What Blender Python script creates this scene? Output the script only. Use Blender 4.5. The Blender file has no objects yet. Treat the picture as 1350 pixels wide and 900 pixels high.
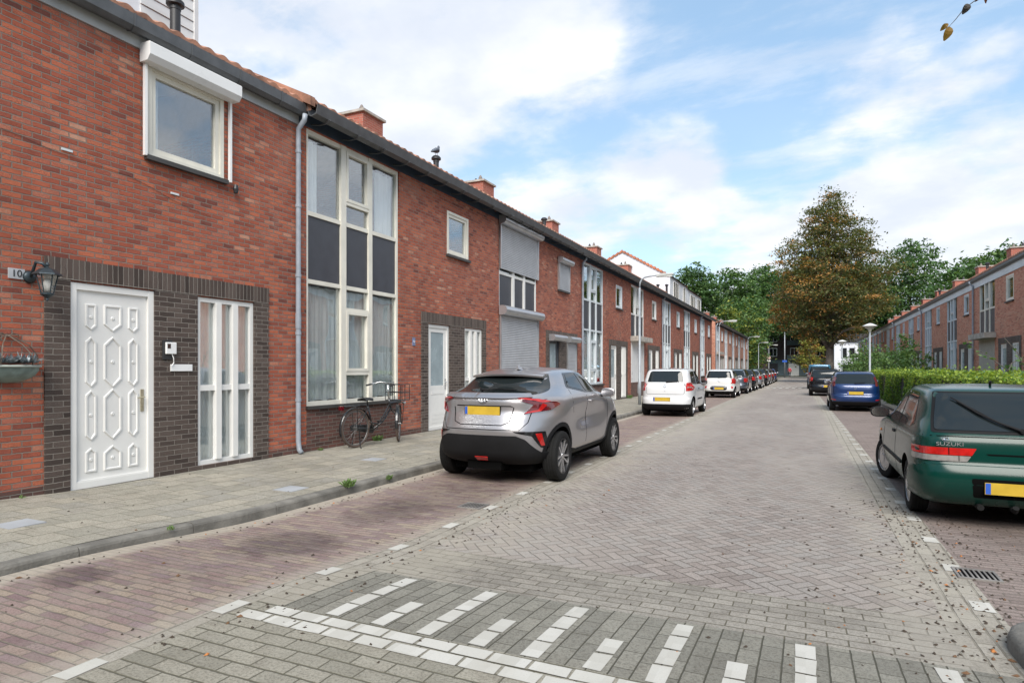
import bpy, bmesh, math, random
import numpy as np
from mathutils import Vector, Matrix
from mathutils.bvhtree import BVHTree
from mathutils.geometry import delaunay_2d_cdt
R = math.radians
random.seed(7)
rng = np.random.default_rng(11)
scn = bpy.context.scene
COL = scn.collection

# ---------------------------------------------------------------- camera
cam_d = bpy.data.cameras.new("camera"); cam = bpy.data.objects.new("camera", cam_d); COL.objects.link(cam)
cam.location = (0, 0, 1.55); cam.rotation_euler = (R(90), 0, R(25.0))
cam_d.sensor_width = 36; cam_d.lens = 830/1350*36
cam_d.shift_y = 35/1350
cam_d.clip_start = 0.05; cam_d.clip_end = 3000
scn.camera = cam
scn.render.resolution_x = 1024; scn.render.resolution_y = 682
scn.view_settings.view_transform = 'Standard'; scn.view_settings.look = 'None'
scn.view_settings.exposure = 0.86; scn.view_settings.gamma = 1

# ---------------------------------------------------------------- node helpers
class V:
    """wraps a value socket so that shader maths can be written as expressions"""
    def __init__(s, nt, sock): s.nt, s.s = nt, sock
    def _m(s, op, *a):
        n = s.nt.nodes.new('ShaderNodeMath'); n.operation = op
        for i, v in enumerate((s,)+a):
            if isinstance(v, V): s.nt.links.new(v.s, n.inputs[i])
            else: n.inputs[i].default_value = v
        return V(s.nt, n.outputs[0])
    def __add__(s, o): return s._m('ADD', o)
    def __radd__(s, o): return s._m('ADD', o)
    def __sub__(s, o): return s._m('SUBTRACT', o)
    def __rsub__(s, o): return (s*-1)+o
    def __mul__(s, o): return s._m('MULTIPLY', o)
    def __rmul__(s, o): return s._m('MULTIPLY', o)
    def __truediv__(s, o): return s._m('DIVIDE', o)
    def floor(s): return s._m('FLOOR')
    def fract(s): return s._m('FRACT')
    def abs(s): return s._m('ABSOLUTE')
    def mod(s, o): return s._m('FLOORED_MODULO', o)
    def min(s, o): return s._m('MINIMUM', o)
    def max(s, o): return s._m('MAXIMUM', o)
    def lt(s, o): return s._m('LESS_THAN', o)
    def gt(s, o): return s._m('GREATER_THAN', o)
    def pw(s, o): return s._m('POWER', o)
    def sm(s, a, b):
        n = s.nt.nodes.new('ShaderNodeMapRange'); n.interpolation_type = 'SMOOTHSTEP'
        s.nt.links.new(s.s, n.inputs['Value'])
        n.inputs['From Min'].default_value = a; n.inputs['From Max'].default_value = b
        return V(s.nt, n.outputs['Result'])
def con(nt, inp, v):
    if isinstance(v, V): nt.links.new(v.s, inp)
    elif isinstance(v, bpy.types.NodeSocket): nt.links.new(v, inp)
    elif isinstance(v, (tuple, list)): inp.default_value = (*v, 1) if len(v) == 3 and len(inp.default_value) == 4 else v
    else: inp.default_value = v
def pos(nt):
    g = nt.nodes.new('ShaderNodeNewGeometry'); x = nt.nodes.new('ShaderNodeSeparateXYZ')
    nt.links.new(g.outputs['Position'], x.inputs[0])
    return V(nt, x.outputs[0]), V(nt, x.outputs[1]), V(nt, x.outputs[2])
def comb(nt, x, y, z=0.0):
    n = nt.nodes.new('ShaderNodeCombineXYZ')
    for i, v in enumerate((x, y, z)): con(nt, n.inputs[i], v)
    return n.outputs[0]
def noise(nt, vec, scale, detail=4, rough=.55, dim='3D'):
    n = nt.nodes.new('ShaderNodeTexNoise'); n.noise_dimensions = dim
    if vec is not None: nt.links.new(vec, n.inputs['Vector'])
    n.inputs['Scale'].default_value = scale; n.inputs['Detail'].default_value = detail; n.inputs['Roughness'].default_value = rough
    return V(nt, n.outputs['Fac'])
def ramp(nt, fac, stops, interp='LINEAR'):
    n = nt.nodes.new('ShaderNodeValToRGB'); con(nt, n.inputs[0], fac); n.color_ramp.interpolation = interp
    e = n.color_ramp.elements
    while len(e) > len(stops): e.remove(e[-1])
    while len(e) < len(stops): e.new(1)
    for k, (p, c) in enumerate(stops): e[k].position = p; e[k].color = (*c, 1)
    return n.outputs[0]
def mix(nt, f, a, b, mode='MIX'):
    n = nt.nodes.new('ShaderNodeMix'); n.data_type = 'RGBA'; n.blend_type = mode
    con(nt, n.inputs[0], f); con(nt, n.inputs[6], a); con(nt, n.inputs[7], b)
    return n.outputs[2]
def bump(nt, h, dist=.01, strength=1.0):
    n = nt.nodes.new('ShaderNodeBump'); n.inputs['Distance'].default_value = dist; n.inputs['Strength'].default_value = strength
    con(nt, n.inputs['Height'], h); return n.outputs[0]
def whitenoise(nt, vec):
    n = nt.nodes.new('ShaderNodeTexWhiteNoise'); n.noise_dimensions = '3D'; nt.links.new(vec, n.inputs['Vector'])
    return V(nt, n.outputs['Value'])
def newmat(name):
    m = bpy.data.materials.new(name); m.use_nodes = True
    return m, m.node_tree, m.node_tree.nodes['Principled BSDF']
MATS = {}
def plain(name, col, rough=.5, metal=0, coat=0, var=.12, vs=3.0, bumpd=0, spec=.5):
    """painted / cast surface: a base colour with slight uneven soiling"""
    if name in MATS: return MATS[name]
    m, nt, b = newmat(name)
    tc = nt.nodes.new('ShaderNodeTexCoord')
    n = noise(nt, tc.outputs['Object'], vs, 5)
    k = n.sm(.3, .7)
    b.inputs['Base Color'].default_value = (*col, 1)
    if var: con(nt, b.inputs['Base Color'], mix(nt, k, [c*(1-var) for c in col], [min(1, c*(1+var*.6)) for c in col]))
    con(nt, b.inputs['Roughness'], (n*.25+(rough-.12)).max(.02) if rough > .12 else rough)
    b.inputs['Metallic'].default_value = metal
    b.inputs['Coat Weight'].default_value = coat; b.inputs['Coat Roughness'].default_value = .04
    b.inputs['Specular IOR Level'].default_value = spec
    if bumpd: con(nt, b.inputs['Normal'], bump(nt, noise(nt, tc.outputs['Object'], vs*12, 3), bumpd))
    MATS[name] = m; return m

# ---------------------------------------------------------------- world
SUN_EL, SUN_AZ = 44, 160       # azimuth: clockwise from +Y
w = bpy.data.worlds.new("World"); scn.world = w; w.use_nodes = True
nt = w.node_tree; bg = nt.nodes['Background']
sky = nt.nodes.new('ShaderNodeTexSky'); sky.sky_type = 'NISHITA'; sky.sun_disc = False
sky.sun_elevation = R(SUN_EL); sky.sun_rotation = R(SUN_AZ)
sky.air_density = 1.0; sky.dust_density = .6; sky.ozone_density = 1.6
tc = nt.nodes.new('ShaderNodeTexCoord'); sx = nt.nodes.new('ShaderNodeSeparateXYZ')
nt.links.new(tc.outputs['Generated'], sx.inputs[0])
dx, dy, dz = (V(nt, sx.outputs[i]) for i in range(3))
q = (dz.max(0)+.22)
cv = comb(nt, dx/q, dy/q, 0.35)
n1 = noise(nt, cv, 2.1, 9, .52)
n2 = noise(nt, comb(nt, dx/q, dy/q, 7.3), 5.0, 6, .6)
n3 = noise(nt, comb(nt, dx/q, dy/q, 3.1), .8, 3, .5)
def lobe(d, size):
    d = Vector(d).normalized()
    c = dx*d.x+dy*d.y+dz*d.z
    return c.sm(math.cos(size), 1.0)
dens = n1*.78+n2*.22+n3*.15
dens = dens+lobe((-.85,.7,.52), .50)*.14+lobe((-.45,.9,.50), .22)*.07+lobe((.24,1.15,.26), .26)*.15+lobe((.05,1.15,.24), .16)*.07+lobe((-.2,1.0,.31), .13)*.13+lobe((-.30,.95,.26), .10)*.08+lobe((-.12,1.0,.17), .12)*.07+lobe((0,1.05,.46),.16)*.04+(1-dz.sm(0.0,.22))*.07
dens = dens-lobe((-.2,1.0,.48), .22)*.09-lobe((.24,1.1,.46), .20)*.05-lobe((-.45,.93,.38), .10)*.07-lobe((-.02,1.05,.33), .12)*.07
dens = dens+lobe((.75,.65,.35), .55)*.16
wisp = noise(nt, comb(nt, dx/q*1.0+dy/q*.5, dy/q*2.2, 4.4), 2.4, 8, .62)
cl = (dens.sm(.535, .71)+wisp.sm(.50, .74)*.42).min(1)
shade = noise(nt, comb(nt, dx/q, dy/q, 1.9), 2.6, 5, .55).sm(.35, .7)
ccol = mix(nt, shade, (5.0, 5.3, 5.9), (6.7, 6.75, 6.95))
skyc = mix(nt, 1.0, sky.outputs[0], (1.5, 1.6, 1.6), 'MULTIPLY')
skyc = mix(nt, .62, skyc, mix(nt, dz.sm(.0,.5), (3.6, 4.8, 5.8), (2.2, 3.6, 5.1)))
fin = mix(nt, cl*.85+.08, skyc, ccol)
nt.links.new(fin, bg.inputs[0]); bg.inputs[1].default_value = .093

sd = bpy.data.lights.new("sun", 'SUN'); sd.energy = 3.0; sd.angle = R(40); sd.color = (1, .95, .88)
so = bpy.data.objects.new("sun", sd); COL.objects.link(so)
so.rotation_euler = (R(90-SUN_EL), 0, R(180-SUN_AZ))

# ---------------------------------------------------------------- object helpers
def tag(o, label=None, cat=None, group=None, kind=None):
    if label: o['label'] = label
    if cat: o['category'] = cat
    if group: o['group'] = group
    if kind: o['kind'] = kind
    return o
def empty(name, loc=(0,0,0), rz=0, **k):
    o = bpy.data.objects.new(name, None); COL.objects.link(o); o.location = loc; o.rotation_euler = (0,0,rz)
    o.empty_display_size = .2
    return tag(o, **k)
def link(name, me, mats, parent=None, smooth=False, ang=None):
    for m in (mats if isinstance(mats, (list, tuple)) else [mats]): me.materials.append(m)
    if smooth: me.shade_smooth()
    if ang: me.shade_smooth(); me.set_sharp_from_angle(angle=R(ang))
    o = bpy.data.objects.new(name, me); COL.objects.link(o)
    if parent: o.parent = parent
    return o
class MB:
    def __init__(s): s.v=[]; s.f=[]; s.m=[]; s.mi=0
    def add(s, vs, fs):
        b=len(s.v); s.v += [tuple(v) for v in vs]; s.f += [tuple(b+i for i in f) for f in fs]; s.m += [s.mi]*len(fs)
        return s
    def box(s, x0,x1,y0,y1,z0,z1):
        return s.add([(x0,y0,z0),(x1,y0,z0),(x1,y1,z0),(x0,y1,z0),(x0,y0,z1),(x1,y0,z1),(x1,y1,z1),(x0,y1,z1)],
              [(0,3,2,1),(4,5,6,7),(0,1,5,4),(1,2,6,5),(2,3,7,6),(3,0,4,7)])
    def obox(s, M, x0,x1,y0,y1,z0,z1):
        n=len(s.v); s.box(x0,x1,y0,y1,z0,z1)
        for i in range(n,len(s.v)): s.v[i]=tuple(M@Vector(s.v[i]))
        return s
    def quad(s,a,b,c,d): return s.add([a,b,c,d],[(0,1,2,3)])
    def ext(s, prof, axis, a, b):
        """extrude a closed 2D profile along axis from a to b"""
        n=len(prof)
        def P(p,t): return {'x':(t,p[0],p[1]),'y':(p[0],t,p[1]),'z':(p[0],p[1],t)}[axis]
        vs=[P(p,a) for p in prof]+[P(p,b) for p in prof]
        fs=[(i,(i+1)%n,n+(i+1)%n,n+i) for i in range(n)]+[tuple(range(n-1,-1,-1)),tuple(range(n,2*n))]
        return s.add(vs,fs)
    def tube(s, pts, r, n=8, close=False, cap=True):
        pts=[Vector(p) for p in pts]; N=len(pts); rs=r if isinstance(r,(list,tuple)) else [r]*N
        base=len(s.v); up=None; vs=[]
        for i,p in enumerate(pts):
            if close: d=pts[(i+1)%N]-pts[i-1]
            else: d=pts[min(i+1,N-1)]-pts[max(i-1,0)]
            d.normalize()
            if up is None: up=Vector((0,0,1)) if abs(d.z)<.9 else Vector((1,0,0))
            a=d.cross(up); 
            if a.length<1e-4: a=d.cross(Vector((1,0,0)))
            a.normalize(); b=a.cross(d); up=b
            for k in range(n):
                t=2*math.pi*k/n; vs.append(p+(a*math.cos(t)+b*math.sin(t))*rs[i])
        fs=[]
        for i in range(N if close else N-1):
            j=(i+1)%N
            for k in range(n): fs.append((i*n+k,i*n+(k+1)%n,j*n+(k+1)%n,j*n+k))
        if cap and not close: fs+= [tuple(range(n-1,-1,-1)),tuple((N-1)*n+k for k in range(n))]
        return s.add(vs,fs)
    def lathe(s, prof, n=16, M=Matrix(), cap=True):
        """prof: (r,z) list, round local z"""
        vs=[]; N=len(prof)
        for r,z in prof:
            for k in range(n):
                t=2*math.pi*k/n; vs.append(M@Vector((r*math.cos(t),r*math.sin(t),z)))
        fs=[(i*n+k,i*n+(k+1)%n,(i+1)*n+(k+1)%n,(i+1)*n+k) for i in range(N-1) for k in range(n)]
        if cap: fs+=[tuple(range(n-1,-1,-1)),tuple((N-1)*n+k for k in range(n))]
        return s.add(vs,fs)
    def build(s, name, mats, parent=None, smooth=False, ang=None, bevel=0):
        me=bpy.data.meshes.new(name); me.from_pydata(s.v,[],s.f)
        if any(s.m): me.polygons.foreach_set('material_index',s.m)
        o=link(name,me,mats,parent,smooth,ang)
        if bevel:
            b=o.modifiers.new('bevel','BEVEL'); b.width=bevel; b.segments=2; b.limit_method='ANGLE'
        return o
def circ(c, r, axis='x', n=24, a0=0, a1=2*math.pi):
    out=[]
    for k in range(n):
        t=a0+(a1-a0)*k/(n if abs(a1-a0-2*math.pi)<1e-6 else n-1)
        a,b=r*math.cos(t),r*math.sin(t)
        out.append({'x':(c[0],c[1]+a,c[2]+b),'y':(c[0]+a,c[1],c[2]+b),'z':(c[0]+a,c[1]+b,c[2])}[axis])
    return out
def text_mesh(txt, size, depth=.004):
    cu=bpy.data.curves.new('lettering','FONT'); cu.body=txt; cu.size=size; cu.extrude=depth; cu.align_x='CENTER'; cu.align_y='CENTER'
    o=bpy.data.objects.new('lettering',cu); COL.objects.link(o)
    dg=bpy.context.evaluated_depsgraph_get(); dg.update()
    me=bpy.data.meshes.new_from_object(o.evaluated_get(dg)); bpy.data.objects.remove(o); bpy.data.curves.remove(cu)
    return me

# ---------------------------------------------------------------- masonry and paving materials
def brickmat(name, tones, mortar, bw=.214, bh=.0655, mw=.011, plane='wall', off=.5, rough=.85, bd=.006, dirt=.35, sand=None, rot=0, tiltn=.0, weath=None, offx=0, stain=None):
    m, nt, b = newmat(name)
    x, y, z = pos(nt)
    if plane == 'wall': u, v = x+y, z
    elif plane == 'soldier': u, v = z, x+y
    elif plane == 'gx': u, v = x, y            # ground, stretchers along X
    elif plane == 'gy': u, v = y, x
    if offx: u = u+offx
    if plane in ('gx', 'gy'):
        L_ = lambda t: tuple(min(.46, k*.94) for k in t)
        tones = [L_(t) for t in tones]; weath = weath and (weath[0], L_(weath[1])); sand = [(a, b_, k, L_(t)) for a, b_, k, t in (sand or [])]
    wob = noise(nt, comb(nt, u, v), 9 if plane in('gx','gy') else 24, 3)
    wob2 = noise(nt, comb(nt, v, u), 11, 3)
    wk = mw*(1.1 if plane in ('gx','gy') else 1.3); u2 = u+(wob-.5)*wk; v2 = v+(wob2-.5)*wk
    if tiltn: v2 = v2+(noise(nt, comb(nt, u, v), .8, 2)-.5)*tiltn
    row = (v2/bh).floor()
    uu = u2/bw+row.mod(2)*off
    colm = uu.floor()
    fu = (uu-colm); fv = (v2/bh).fract()
    du = fu.min(1-fu)*bw; dv = fv.min(1-fv)*bh
    edge = (du*(1.4 if plane in ('gx','gy') else 1)).min(dv)
    isb = edge.sm(mw*.35, mw*.62)
    rnd = whitenoise(nt, comb(nt, colm, row, .5)); rnd2 = whitenoise(nt, comb(nt, colm, row, 3.5))
    gr = plane in ('gx', 'gy'); fine = noise(nt, comb(nt, u, v, z), 60 if gr else 60, 5, .85 if gr else .65)
    big = noise(nt, comb(nt, u, v), .55, 5, .6)
    mid = noise(nt, comb(nt, u, v, 4.0), 5.0, 4, .6)
    c = ramp(nt, (rnd*.82+fine*.22-.02) if gr else (rnd*.78+fine*.55+(noise(nt, comb(nt, u, v, 9.0), 1.3, 4)-.5)*.45-.17), [(i/(len(tones)-1), t) for i, t in enumerate(tones)])
    c = mix(nt, (fine.sm(.46, .60) if gr else fine.sm(.35,.7))*(.8 if gr else .5), c, mix(nt, 1, c, (.54,.53,.51) if gr else (.62,.6,.58), 'MULTIPLY'))
    c = mix(nt, mid.sm(.45,.75)*dirt, c, mix(nt, 1, c, (.6,.57,.55), 'MULTIPLY'))
    mc = mix(nt, mid, [k*.75 for k in mortar], [k*1.1 for k in mortar])
    c = mix(nt, isb, mc, c)
    c = mix(nt, big.sm(.42,.72)*dirt, c, mix(nt, 1, c, (.68,.66,.64), 'MULTIPLY'))
    if plane == 'wall': c = mix(nt, noise(nt, comb(nt, u, v*.7, 2.0), .9, 6, .65).sm(.54,.72)*.30, c, (.40,.27,.21) if tones[0][0] > .08 else c)
    if weath:   # lighter dust film
        c = mix(nt, mid.sm(.3,.8)*weath[0], c, weath[1])
    for (sx_, sw_, k, colr) in (sand or []): c = mix(nt, (1-((x-sx_).abs()+(mid-.5)*sw_*1.2).sm(sw_*.35, sw_))*k, c, colr)
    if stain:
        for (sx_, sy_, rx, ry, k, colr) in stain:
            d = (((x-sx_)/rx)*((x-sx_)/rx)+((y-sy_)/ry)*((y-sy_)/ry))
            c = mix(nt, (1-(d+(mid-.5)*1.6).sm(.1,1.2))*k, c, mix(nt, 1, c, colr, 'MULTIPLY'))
    con(nt, b.inputs['Base Color'], c)
    con(nt, b.inputs['Roughness'], fine*.2+(rough-.1))
    b.inputs['Specular IOR Level'].default_value = .3
    h = isb*(rnd2*(.9 if gr else .5)+.75)+fine*(.75 if gr else .5)+mid*(1.2 if gr else 0)
    con(nt, b.inputs['Normal'], bump(nt, h, bd))
    MATS[name] = m; return m
RED = [(.10,.040,.034),(.19,.058,.042),(.28,.076,.046),(.34,.092,.052),(.24,.072,.05),(.38,.105,.058),(.42,.13,.07),(.29,.088,.06),(.43,.17,.105),(.46,.28,.20)]
RED2 = [(.20,.065,.045),(.30,.095,.06),(.35,.12,.075),(.38,.14,.09),(.33,.11,.07)]
RED3 = [(.27,.10,.066),(.40,.155,.10),(.48,.195,.128),(.55,.25,.17),(.36,.135,.085)]
RED = [tuple(min(.6, k*1.27) for k in t) for t in RED]
brickmat('red_brick', RED, (.27,.215,.18), bw=.192, bh=.0635, mw=.0125, bd=.014, dirt=.5)
brickmat('red_brick_plain', RED2, (.24,.19,.16), dirt=.25)
brickmat('pink_brick', [tuple(min(.62, k*1.32) for k in t) for t in RED3], (.42,.33,.27), dirt=.25)
BRN = [(.045,.033,.028),(.075,.055,.047),(.105,.078,.066),(.13,.10,.085),(.085,.062,.054)]
brickmat('brown_brick', BRN, (.25,.22,.19), bh=.0655, bd=.02, rough=.7)
brickmat('brown_soldier', BRN, (.25,.22,.19), bw=.27, bh=.0655, plane='soldier', off=0, bd=.012, rough=.7, offx=.13)
brickmat('plinth_brick', [(.07,.045,.04),(.12,.065,.055),(.17,.08,.065),(.10,.06,.055)], (.2,.18,.155))
brickmat('chimney_brick', [(.36,.10,.065),(.42,.13,.09),(.46,.16,.11)], (.4,.3,.25))
def herringmat(name, s, tones, joint, dust):
    m, nt, b = newmat(name)
    x, y, z = pos(nt)
    k = .70710678/s
    wob = noise(nt, comb(nt, x, y), 7, 3); wob2 = noise(nt, comb(nt, y, x), 8, 3)
    lw = noise(nt, comb(nt, x, y, 5.0), .5, 2)
    xx = x+(wob-.5)*.016+(lw-.5)*.12; yy = y+(wob2-.5)*.016+(lw-.5)*.10
    a = (yy-xx)*k+400; c_ = (xx+yy)*-k+400
    i, j = a.floor(), c_.floor(); fi, fj = a-i, c_-j
    q = (i-j).mod(4)
    k0, k1, k2, k3 = q.lt(.5), q.gt(.5)*q.lt(1.5), q.gt(1.5)*q.lt(2.5), q.gt(2.5)
    BIG = 9.0
    l = fi+k1*BIG; r = (1-fi)+k0*BIG; bt = fj+k2*BIG; tp = (1-fj)+k3*BIG
    edge = l.min(r).min(bt).min(tp)*s
    isb = edge.sm(.002, .006)
    bi = i-k1; bj = j-k2
    rnd = whitenoise(nt, comb(nt, bi, bj, .5)); rnd2 = whitenoise(nt, comb(nt, bi, bj, 2.5))
    fine = noise(nt, comb(nt, x, y), 60, 5, .85); mid = noise(nt, comb(nt, x, y), 2.2, 5, .6); big = noise(nt, comb(nt, x*.5, y*.16), 1.0, 4, .6)
    c = ramp(nt, rnd*.75+fine*.25, [(t/(len(tones)-1), v) for t, v in enumerate(tones)])
    c = mix(nt, fine.sm(.46,.58)*.8, c, mix(nt, 1, c, (.52,.52,.51), 'MULTIPLY'))
    c = mix(nt, isb, mix(nt, mid, joint, [v*1.5 for v in joint]), c)
    c = mix(nt, mid.sm(.35,.75)*.35, c, mix(nt, 1, c, (.74,.72,.70), 'MULTIPLY'))
    c = mix(nt, big.sm(.4,.7)*.5, c, dust)
    edgeband = ((1-(x+3.0).abs().sm(.15,1.1))+(1-(x-.75).abs().sm(.05,.5))).min(1)
    c = mix(nt, edgeband*(mid.sm(.3,.62))*.6, c, (.36,.325,.265))
    con(nt, b.inputs['Base Color'], c)
    con(nt, b.inputs['Roughness'], fine*.2+.72); b.inputs['Specular IOR Level'].default_value = .35
    con(nt, b.inputs['Normal'], bump(nt, isb*(rnd2*.7+.8)+fine*.8+mid*1.2, .009))
    MATS[name] = m; return m
herringmat('herringbone', .094, [(.21,.178,.16),(.28,.238,.212),(.33,.285,.256),(.29,.262,.24),(.36,.315,.28)], (.095,.078,.06), (.345,.315,.275))
GRY = [(.235,.22,.175),(.30,.28,.228),(.35,.325,.265),(.315,.292,.238)]
brickmat('grey_pavers', GRY, (.13,.12,.085), bw=.214, bh=.107, mw=.011, plane='gx', bd=.009, dirt=.5, tiltn=.05)
brickmat('grey_pavers_small', [(.26,.238,.205),(.31,.285,.245),(.36,.33,.285)], (.13,.115,.08), bw=.214, bh=.107, mw=.010, plane='gx', bd=.007, dirt=.5, tiltn=.09, sand=[(-2.9,.8,.6,(.34,.31,.25)),(.8,.5,.6,(.34,.31,.26))])
brickmat('dark_pavers', [(.20,.19,.16),(.25,.238,.20),(.295,.28,.235)], (.085,.08,.058), bw=.214, bh=.107, mw=.0075, plane='gy', bd=.008, dirt=.4)
brickmat('clay_pavers', [(.18,.115,.12),(.24,.165,.16),(.30,.21,.19),(.36,.29,.22),(.25,.175,.185),(.31,.23,.20),(.42,.34,.25)], (.19,.16,.125), bw=.205, bh=.068, mw=.012, plane='gx', bd=.009, dirt=.5, tiltn=.12, weath=(.38,(.36,.31,.265)), sand=[(-5.08,.30,.85,(.40,.355,.29)),(-3.2,.25,.5,(.38,.34,.28))],
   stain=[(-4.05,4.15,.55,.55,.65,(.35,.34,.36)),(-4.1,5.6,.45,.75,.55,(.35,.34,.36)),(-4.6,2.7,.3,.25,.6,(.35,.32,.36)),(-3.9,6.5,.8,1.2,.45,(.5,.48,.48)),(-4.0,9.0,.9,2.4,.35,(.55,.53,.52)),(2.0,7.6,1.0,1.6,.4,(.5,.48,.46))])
brickmat('clay_pavers_right', [(.19,.145,.13),(.25,.195,.175),(.30,.24,.215),(.27,.21,.19)], (.15,.125,.10), bw=.205, bh=.068, mw=.012, plane='gx', bd=.008, dirt=.45, tiltn=.08, weath=(.3,(.27,.235,.21)),
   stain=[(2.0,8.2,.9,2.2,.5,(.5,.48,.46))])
brickmat('slab_paving', [(.27,.255,.21),(.34,.32,.265),(.39,.36,.295),(.31,.295,.255),(.36,.33,.265)], (.15,.14,.095), bw=.302, bh=.302, mw=.010, plane='gy', bd=.006, dirt=.45, tiltn=.02)
brickmat('edge_course', [(.27,.245,.205),(.33,.30,.255),(.37,.34,.29)], (.18,.16,.125), bw=.214, bh=.107, mw=.012, plane='gy', bd=.006, dirt=.4, weath=(.8,(.38,.35,.29)))
def blockmat():
    m, nt, b = newmat('white_block'); x, y, z = pos(nt); v = comb(nt, x, y)
    f = noise(nt, v, 110, 3, .7); g_ = noise(nt, v, 3.1, 5, .6); r_ = whitenoise(nt, comb(nt, (x/.107).floor(), (y/.107).floor()))
    c = mix(nt, f.sm(.52,.72)*.45, (.47,.455,.415), (.27,.26,.225)); c = mix(nt, g_.sm(.45,.75)*.45, c, (.38,.36,.31)); c = mix(nt, r_*.5, c, (.33,.315,.275))
    con(nt, b.inputs['Base Color'], c); b.inputs['Roughness'].default_value = .9; b.inputs['Specular IOR Level'].default_value = .2
    con(nt, b.inputs['Normal'], bump(nt, f, .002)); MATS['white_block'] = m
blockmat()
plain('kerb_stone', (.17,.16,.14), .85, var=.35, vs=4, bumpd=.006)
plain('kerb_top', (.33,.315,.28), .85, var=.3, vs=4, bumpd=.005)
# ---------------------------------------------------------------- ground, road, pavements
def rh(Y):
    t = max(0, min(1, (4.9-Y)/(4.9-2.7))); return .10*t*t*(3-2*t)
def rL(Y): return -3.10-.003*max(0,Y-5)      # left edge of carriageway
def rR(Y): return .97-.012*max(0,min(Y,60)-5)        # right edge
def ycuts(a, b):
    ys = [a]; 
    for y in [2.0+.15*k for k in range(22)]+[6,8,12,20,35,60,80,100]:
        if a < y < b: ys.append(y)
    return ys+[b]
def strip(name, xa, xb, y0, y1, mat, dz=0, zf=None, kind='structure', nx=1, label=None):
    """a sheet following the road surface; xa, xb functions of Y or numbers"""
    f = lambda q, Y: q(Y) if callable(q) else q
    vs, fs = [], []; ys = ycuts(y0, y1)
    for Y in ys:
        for i in range(nx+1):
            X = f(xa, Y)+(f(xb, Y)-f(xa, Y))*i/nx
            vs.append((X, Y, (zf(X, Y) if zf else rh(Y))+dz))
    n = nx+1
    for j in range(len(ys)-1):
        for i in range(nx): fs.append((j*n+i, j*n+i+1, (j+1)*n+i+1, (j+1)*n+i))
    o = MB().add(vs, fs).build(name, MATS[mat] if isinstance(mat, str) else mat)
    return tag(o, kind=kind)
g = MB(); g.add([(-1500,-1500,-.06),(1500,-1500,-.06),(1500,1500,-.06),(-1500,1500,-.06)],[(0,1,2,3)])
tag(g.build('ground', plain('verge_earth', (.10,.105,.06), .95, var=.4, vs=.4)), kind='structure')
XE = .20
strip('road', lambda Y: rL(Y)+XE, lambda Y: rR(Y)-XE, 4.62, 109, 'herringbone')
strip('road_ramp_border', lambda Y: rL(Y)+XE, lambda Y: rR(Y)-XE, 3.80, 4.62, 'grey_pavers_small')
strip('road_ramp', -2.9, 3.2, 2.90, 3.80, 'dark_pavers')
strip('road_ramp_border', -3.10, -2.9, 2.9, 3.80, 'grey_pavers_small')
strip('road_plateau', -3.10, 12, -14, 2.90, 'grey_pavers')
strip('gutter_course', rL, lambda Y: rL(Y)+XE, 3.80, 109, 'edge_course')
strip('gutter_course', lambda Y: rR(Y)-XE, rR, 3.80, 109, 'edge_course')
strip('edge_course', lambda Y: rL(Y)-.13, rL, -14, 109, 'edge_course')
strip('edge_course', rR, lambda Y: rR(Y)+.14, 3.80, 109, 'edge_course')
KX = -5.08
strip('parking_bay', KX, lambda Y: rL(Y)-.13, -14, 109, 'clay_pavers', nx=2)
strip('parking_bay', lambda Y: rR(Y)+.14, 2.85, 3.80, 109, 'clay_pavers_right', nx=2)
strip('cross_street', -60, 60, 109, 122, plain('asphalt', (.10,.10,.10), .9, var=.2, vs=1))
# pavements
def pz(X, Y):
    k = .105+.65*rh(Y); t = max(0, min(1, (KX-.12-X)/(2.45))); return k+.028*t
strip('pavement', -7.72, KX-.12, -14, 62, 'slab_paving', zf=pz, nx=2)
strip('pavement', -7.72, KX-.12, 62, 109, 'slab_paving', zf=pz, nx=1)
strip('pavement', 2.97, 3.7, 4.2, 109, 'slab_paving', zf=lambda X,Y: .105)
def kerb(name, x0, x1, y0, y1, side):
    """1 m kerb stones with rounded road-side shoulder"""
    mb = MB(); y = y0
    while y < y1:
        ln = 1.0 if y < 40 else 10.0
        e = min(y+ln, y1)-.006; ys = [y, (y+e)/2, e]; n0 = None
        jz = random.uniform(-.004, .004); jx = random.uniform(-.003, .003)
        vs = []
        for Y in ys:
            b = rh(Y); t = .105+.65*b+jz
            r = .03; xa, xb = (x0+jx, x1+jx)
            if side > 0: pr = [(xa, b-.1), (xb, b-.1), (xb-.006, t-r), (xb-.014, t-r*.4), (xb-r, t), (xa, t)]
            else: pr = [(xb, b-.1), (xa, b-.1), (xa+.006, t-r), (xa+.014, t-r*.4), (xa+r, t), (xb, t)]
            vs += [(p[0], Y, p[1]) for p in pr]
        fs = []
        for k in range(2):
            for i in range(6): fs.append((k*6+i, k*6+(i+1)%6, (k+1)*6+(i+1)%6, (k+1)*6+i))
        fs += [(0,1,2,3,4,5)[::-1], tuple(12+i for i in range(6))]
        mb.add(vs, fs); y += ln
    tag(mb.build(name, MATS['kerb_stone']), kind='structure')
kerb('kerb', KX-.12, KX, -14, 109, 1)
kerb('kerb', 2.85, 2.97, 4.9, 109, -1)
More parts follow.
